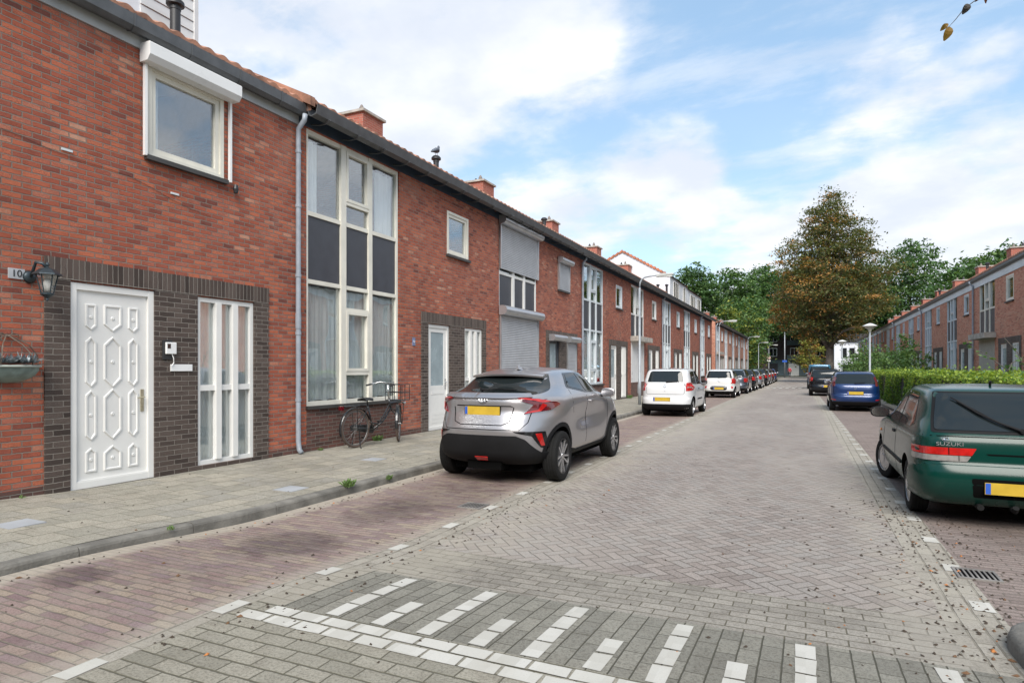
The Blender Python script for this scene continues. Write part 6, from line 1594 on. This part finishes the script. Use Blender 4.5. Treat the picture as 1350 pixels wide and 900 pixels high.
bwheel(0); bwheel(1.13, R(36))
BB = (.44,0,.29); ST = (.30,0,.74); HT = (.86,0,.83); HB = (.93,0,.62)
mb = MB(); mb.tube([ST, BB], .016, 8); mb.tube([HT, (.92,0,.64)], .019, 8); mb.tube([(.89,0,.74),(.70,0,.50),(.55,0,.38),(.38,0,.42)], .014, 8); mb.tube([(.915,0,.66),(.7,0,.42),BB], .017, 8)
for s in (-1,1): mb.tube([(0,s*.05,RW),(.42,s*.04,.30)], .010, 6); mb.tube([(0,s*.05,RW),(.31,s*.02,.70)], .008, 6)
mb.build('frame', MATS['bike_black'], bk, smooth=True)
ft = Matrix.Translation((1.13,0,RW)) @ Matrix.Rotation(R(36),4,'Z')
mb = MB()
for s in (-1,1): mb.tube([(.93,s*.03,.64), ft@Vector((-.06,s*.05,.18)), ft@Vector((0,s*.055,0))], .011, 6)
mb.build('fork', MATS['bike_black'], bk)
mb = MB(); mb.tube([(.86,0,.83),(.83,0,1.10)], .013, 8); mb.tube([(.58,.30,1.09),(.68,.29,1.11),(.80,.18,1.15),(.87,0,1.13),(.80,-.18,1.15),(.68,-.29,1.11),(.58,-.30,1.09)], .011, 8); hb = mb.build('handlebar', MATS['steel'], bk, smooth=True)
for s in (-1,1): MB().tube([(.57,s*.30,1.09),(.69,s*.285,1.11)], .017, 8).build('grip', MATS['saddle_black'], hb)
mb = MB(); mb.tube([(.30,0,.74),(.285,0,.84)], .012, 8); rows = []
for i in range(9):
    t = i/8; x = .15+t*.28; w_ = .09*(1-t)**.7+.02; z = .86+.015*math.sin(t*3)-.01*t
    rows += [(x,-w_,z-.04),(x,-w_*.9,z),(x,0,z+.012),(x,w_*.9,z),(x,w_,z-.04)]
mb.add(rows, [(5*i+k,5*i+k+1,5*i+k+6,5*i+k+5) for i in range(8) for k in range(4)]+[(0,1,2,3,4),(44,43,42,41,40)]); mb.build('saddle', MATS['saddle_black'], bk, smooth=True)
mb = MB()
for s in (-1,1): mb.tube([(-.30,s*.06,.74),(.22,s*.06,.75)], .007, 5); mb.tube([(0,s*.055,RW),(-.02,s*.06,.74)], .006, 5)
for k in range(4): mb.tube([(-.28+k*.13,-.06,.745),(-.28+k*.13,.06,.745)], .006, 5)
rk = mb.build('rear_carrier', MATS['bike_black'], bk); MB().box(-.36,-.31,-.04,.04,.68,.75).build('rear_light', MATS['lamp_dark_red'], rk)
mb = MB(); mb.ext([(-.05,.30),(-.06,.38),(.0,.41),(.40,.37),(.52,.36),(.54,.28),(.5,.21),(.40,.22),(.02,.30)], 'y', .05, .085); mb.build('chain_case', MATS['bike_black'], bk, bevel=.01)
mb = MB(); mb.tube([(.44,.03,.29),(.44,.13,.29),(.40,.13,.14),(.40,.16,.135)], .009, 6); mb.tube([(.44,-.03,.29),(.44,-.10,.29),(.48,-.10,.44)], .009, 6); mb.box(.36,.46,.14,.22,.12,.145); mb.box(.43,.53,-.18,-.10,.43,.455); mb.build('crank', MATS['rim_dark'], bk)
mb = MB(); mb.tube([(.02,.07,RW),(.02,.10,.02),(-.02,.16,.0)], .009, 6); mb.tube([(.02,-.07,RW),(.02,-.10,.02),(-.02,-.16,.0)], .009, 6); mb.build('stand', MATS['bike_black'], bk)
mb = MB(); bx0,bx1,by,bz0,bz1 = .97,1.23,.19,.80,1.10
for z in (bz0,(bz0+bz1)/2,bz1): mb.tube([(bx0,-by,z),(bx1,-by,z),(bx1,by,z),(bx0,by,z)], .007, 5, close=True)
for x, y in ((bx0,-by),(bx0,by),(bx1,-by),(bx1,by),((bx0+bx1)/2,-by),((bx0+bx1)/2,by),(bx0,0),(bx1,0)): mb.tube([(x,y,bz0),(x,y,bz1)], .007, 5)
for k in range(5): mb.tube([(bx0,-by+.095*k,bz0),(bx1,-by+.095*k,bz0)], .005, 4)
cr = mb.build('front_crate', MATS['bike_black'], bk)
mb = MB()
for s in (-1,1): mb.tube([ft@Vector((0,s*.07,0)),(1.20,s*.08,.76)], .007, 5); mb.tube([(.9,s*.02,.75),(1.2,s*.1,.77)], .008, 5)
mb.build('carrier_stay', MATS['bike_black'], bk)
mb = MB(); mb.lathe([(.001,0),(.03,.01),(.035,.04),(.03,.05),(.001,.05)], 12, Matrix.Translation((1.26,0,.74)) @ Matrix.Rotation(R(90),4,'Y')); mb.build('headlamp', MATS['steel'], bk)

# ---------------------------------------------------------------- pigeon, person
plain('pigeon_grey', (.10,.115,.14), .7, var=.4, vs=20)
pg = empty('pigeon', (XL-1.5, 14.75, 7.37), R(90), label='grey pigeon perched on the black vent pipe', cat='bird')
mb = MB(); mb.tube([(-.24,0,.03),(-.16,0,.06),(-.09,0,.10),(0,0,.135),(.07,0,.155),(.105,0,.20),(.115,0,.245),(.125,0,.272),(.15,0,.268),(.185,0,.255)], [.022,.030,.055,.075,.068,.042,.030,.032,.018,.003], 12)
bd = mb.build('body', MATS['pigeon_grey'], pg, smooth=True)
for s in (-1,1): MB().tube([(.05,s*.055,.15),(-.04,s*.07,.125),(-.14,s*.045,.075),(-.21,s*.02,.045)], [.03,.042,.025,.006], 8).build('wing', plain('wing_grey', (.06,.07,.09), .7), bd, smooth=True)
for s in (-1,1): MB().tube([(.0,s*.03,.09),(.01,s*.03,.0),(.05,s*.03,0)], .006, 5).build('leg', plain('leg_pink', (.3,.1,.09), .6), pg)

def person(loc, rz):
    root = empty('person', loc, rz, label='distant person in a red jacket and dark trousers walking at the end of the road', cat='person')
    def skin(name, verts, edges, radii, mat, parent):
        me = bpy.data.meshes.new(name); me.from_pydata(verts, edges, []); o = link(name, me, MATS[mat] if isinstance(mat,str) else mat, parent)
        m = o.modifiers.new('s','SKIN'); 
        for i, r_ in enumerate(radii): me.skin_vertices[0].data[i].radius = (r_, r_*.9)
        me.skin_vertices[0].data[0].use_root = True
        s = o.modifiers.new('d','SUBSURF'); s.levels = s.render_levels = 2
        dg = bpy.context.evaluated_depsgraph_get(); dg.update(); nm = bpy.data.meshes.new_from_object(o.evaluated_get(dg)); o.modifiers.clear(); o.data = nm; nm.shade_smooth(); return o
    v = [(0,0,.95),(0,0,1.15),(0,.01,1.35),(0,.02,1.48),(0,.03,1.56),(0,.04,1.66),(0,.03,1.73),
         (.10,0,.90),(.11,.10,.50),(.11,.02,.10),(.11,.14,.05),(-.10,0,.90),(-.11,-.04,.50),(-.11,-.20,.14),(-.11,-.10,.05),
         (.18,0,1.42),(.23,-.06,1.14),(.22,.08,.92),(.21,.12,.85),(-.18,0,1.42),(-.23,.08,1.14),(-.22,.20,.94),(-.21,.24,.87)]
    e = [(0,1),(1,2),(2,3),(3,4),(4,5),(5,6),(0,7),(7,8),(8,9),(9,10),(0,11),(11,12),(12,13),(13,14),(3,15),(15,16),(16,17),(17,18),(3,19),(19,20),(20,21),(21,22)]
    r_ = [.14,.13,.15,.08,.055,.095,.07,.09,.06,.045,.04,.09,.06,.045,.04,.065,.048,.036,.03,.065,.048,.036,.03]
    b = skin('body', v, e, r_, plain('skin_tone', (.45,.27,.2), .6), root)
    skin('jacket', [(0,0,.92),(0,0,1.15),(0,.01,1.36),(0,.02,1.47),(.19,0,1.42),(.24,-.06,1.14),(.225,.07,.94),(-.19,0,1.42),(-.24,.08,1.14),(-.225,.19,.96)], [(0,1),(1,2),(2,3),(3,4),(4,5),(5,6),(3,7),(7,8),(8,9)], [.165,.155,.17,.10,.08,.062,.05,.08,.062,.05], plain('jacket_red', (.42,.035,.05), .8), b)
    skin('trousers', [(0,0,.98),(.10,0,.88),(.11,.10,.50),(.11,.02,.12),(-.10,0,.88),(-.11,-.04,.50),(-.11,-.20,.16)], [(0,1),(1,2),(2,3),(0,4),(4,5),(5,6)], [.16,.11,.075,.06,.11,.075,.06], plain('trousers_dark', (.03,.035,.05), .8), b)
    skin('hair', [(0,.02,1.72),(0,-.01,1.66)], [(0,1)], [.10,.085], plain('hair_dark', (.03,.02,.015), .8), b)
person((-2.3, 109.6, 0), R(20))

# ---------------------------------------------------------------- end buildings
w_ = empty('white_house', (4.3, 117, 0), label='white rendered house with a dark roof behind the brown street tree', cat='house')
mb = MB(); mb.box(0, 10, 0, 8, 0, 5.9); mb.build('wall', MATS['white_panel'], w_)
MB().ext([(-.4,5.9),(10.4,5.9),(9.2,7.1),(.8,7.1)], 'y', -.4, 8.4).build('roof', MATS['roof_dark'], w_)
for a, b, c, d in ((1.0,1.9,3.2,4.9),(2.15,3.05,3.2,4.9),(1.0,3.0,.6,2.2),(4.5,5.5,3.2,4.9)):
    mb = MB(); mb.box(a,b,-.05,-.002,c,d); f = mb.build('window', MATS['grey_frame'], w_); MB().box(a+.08,b-.08,-.07,-.05,c+.08,d-.08).build('pane', MATS['dark_glass'], f)
ap = empty('apartment_block', (-16, 138, 0), label='dark brick apartment block with balconies closing off the street', cat='building')
plain('dark_brick_wall', (.060,.040,.036), .85, var=.3); plain('bluegrey_wall', (.10,.14,.155), .7, var=.2)
MB().box(0, 36, 0, 10, 3.2, 12.5).build('wall', MATS['dark_brick_wall'], ap); MB().box(.0, 36, .05, 10, 0, 3.2).build('ground_floor', MATS['bluegrey_wall'], ap)
MB().box(-.3, 36.3, -.3, 10.3, 12.5, 12.9).build('roof', MATS['roof_dark'], ap)
for fl in range(3):
    for k in range(9):
        x = 1.5+k*3.9; z = 3.9+fl*2.9
        mb = MB(); frame_rect(mb, 0, 1.5, z, z+1.7, 0, .08, .12); mb.box(0,.08,.7,.8,z+.12,z+1.58)
        mb.v = [(x+v[1], -v[0]-.002, v[2]) for v in mb.v]; f = mb.build('window', MATS['white_paint'], ap); MB().box(x+.12,x+1.38,-.03,-.004,z+.12,z+1.58).build('pane', MATS['dark_glass'], f)
        if k % 2: MB().box(x-.6,x+2.4,-1.2,-.003,z-.7,z+.25).build('balcony', MATS['bluegrey_wall'], ap)
for k in range(9):
    x = 1.2+k*3.9; o = MB().box(x,x+1.9,-.04,.045,.0,2.5).build('door', MATS['white_paint' if k in (3,4) else 'roof_dark'], ap)
gv = empty('garden_house', (-14.5, 118, 0), label='low grey-roofed house with a tall chimney behind the wispy trees', cat='house')
MB().box(0,8,0,7,0,4.8).build('wall', MATS['dark_brick_wall'], gv); rf = MB().ext([(-.4,4.8),(8.4,4.8),(4,7.6)], 'y', -.3, 7.3); rf = rf.build('roof', plain('slate_roof', (.16,.17,.18), .7), gv); MB().box(6.0,6.9,2,2.9,5,10.2).build('chimney', plain('chimney_grey', (.22,.20,.18), .8), rf)
# low planting that closes the view under the far trees
for i, (x, y, sx_, h) in enumerate(((-22,128,14,3.2),(9,127,7,2.6),(26,120,14,3.2))):
    n = 5000; P = np.stack([rng.uniform(-sx_/2,sx_/2,n), rng.uniform(-1.5,1.5,n), rng.uniform(0,1,n)**.8*h], 1); P[:,2] *= .75+.25*np.sin(P[:,0]*1.1+i)
    o = leaves('underplanting', P+np.array([x,y,0]), .16, rng.choice(2,n,p=[.7,.3]), ['leaf_deep','leaf_mid'], kind='stuff'); o['label'] = 'dark undergrowth below the far trees'; o['category'] = 'undergrowth'

# ---------------------------------------------------------------- building and trees added unseen behind the camera to fill the car reflections
bb = empty('corner_building', (-42, -26, 0), label='brick corner building across the junction behind the camera', cat='building')
mb = MB(); mb.box(0, 84, 0, 8, 0, 9.5); mb.build('wall', MATS['red_brick_plain'], bb)
MB().ext([(-.3,9.5),(8.3,9.5),(4,12.5)], 'x', -.3, 84.3).build('roof', MATS['roof_dark'], bb)
for k in range(20):
    for z in (1.0, 4.0, 7.0):
        x = 2+k*4.1; f = MB().box(x,x+1.8,7.95,8.04,z,z+1.6).build('window', MATS['white_paint'], bb); MB().box(x+.1,x+1.7,8.0,8.05,z+.1,z+1.5).build('pane', MATS['dark_glass'], f)
for i, (x, y) in enumerate(((-14,-15),(10,-14),(22,-15))):
    tree('green_tree', (x, y, 0), ['street tree across the junction, behind the camera on the left','street tree across the junction, behind the camera in the middle','street tree across the junction, behind the camera on the right'][i], 'tree', gp(4.2,2.5,11), 160, 22, 1.2, .28, tone_pick([.4,.4,.2]), ['leaf_deep','leaf_mid','leaf_light'], .25, 2.5, 'bark_dark', 'street trees behind the camera', limbs=10)
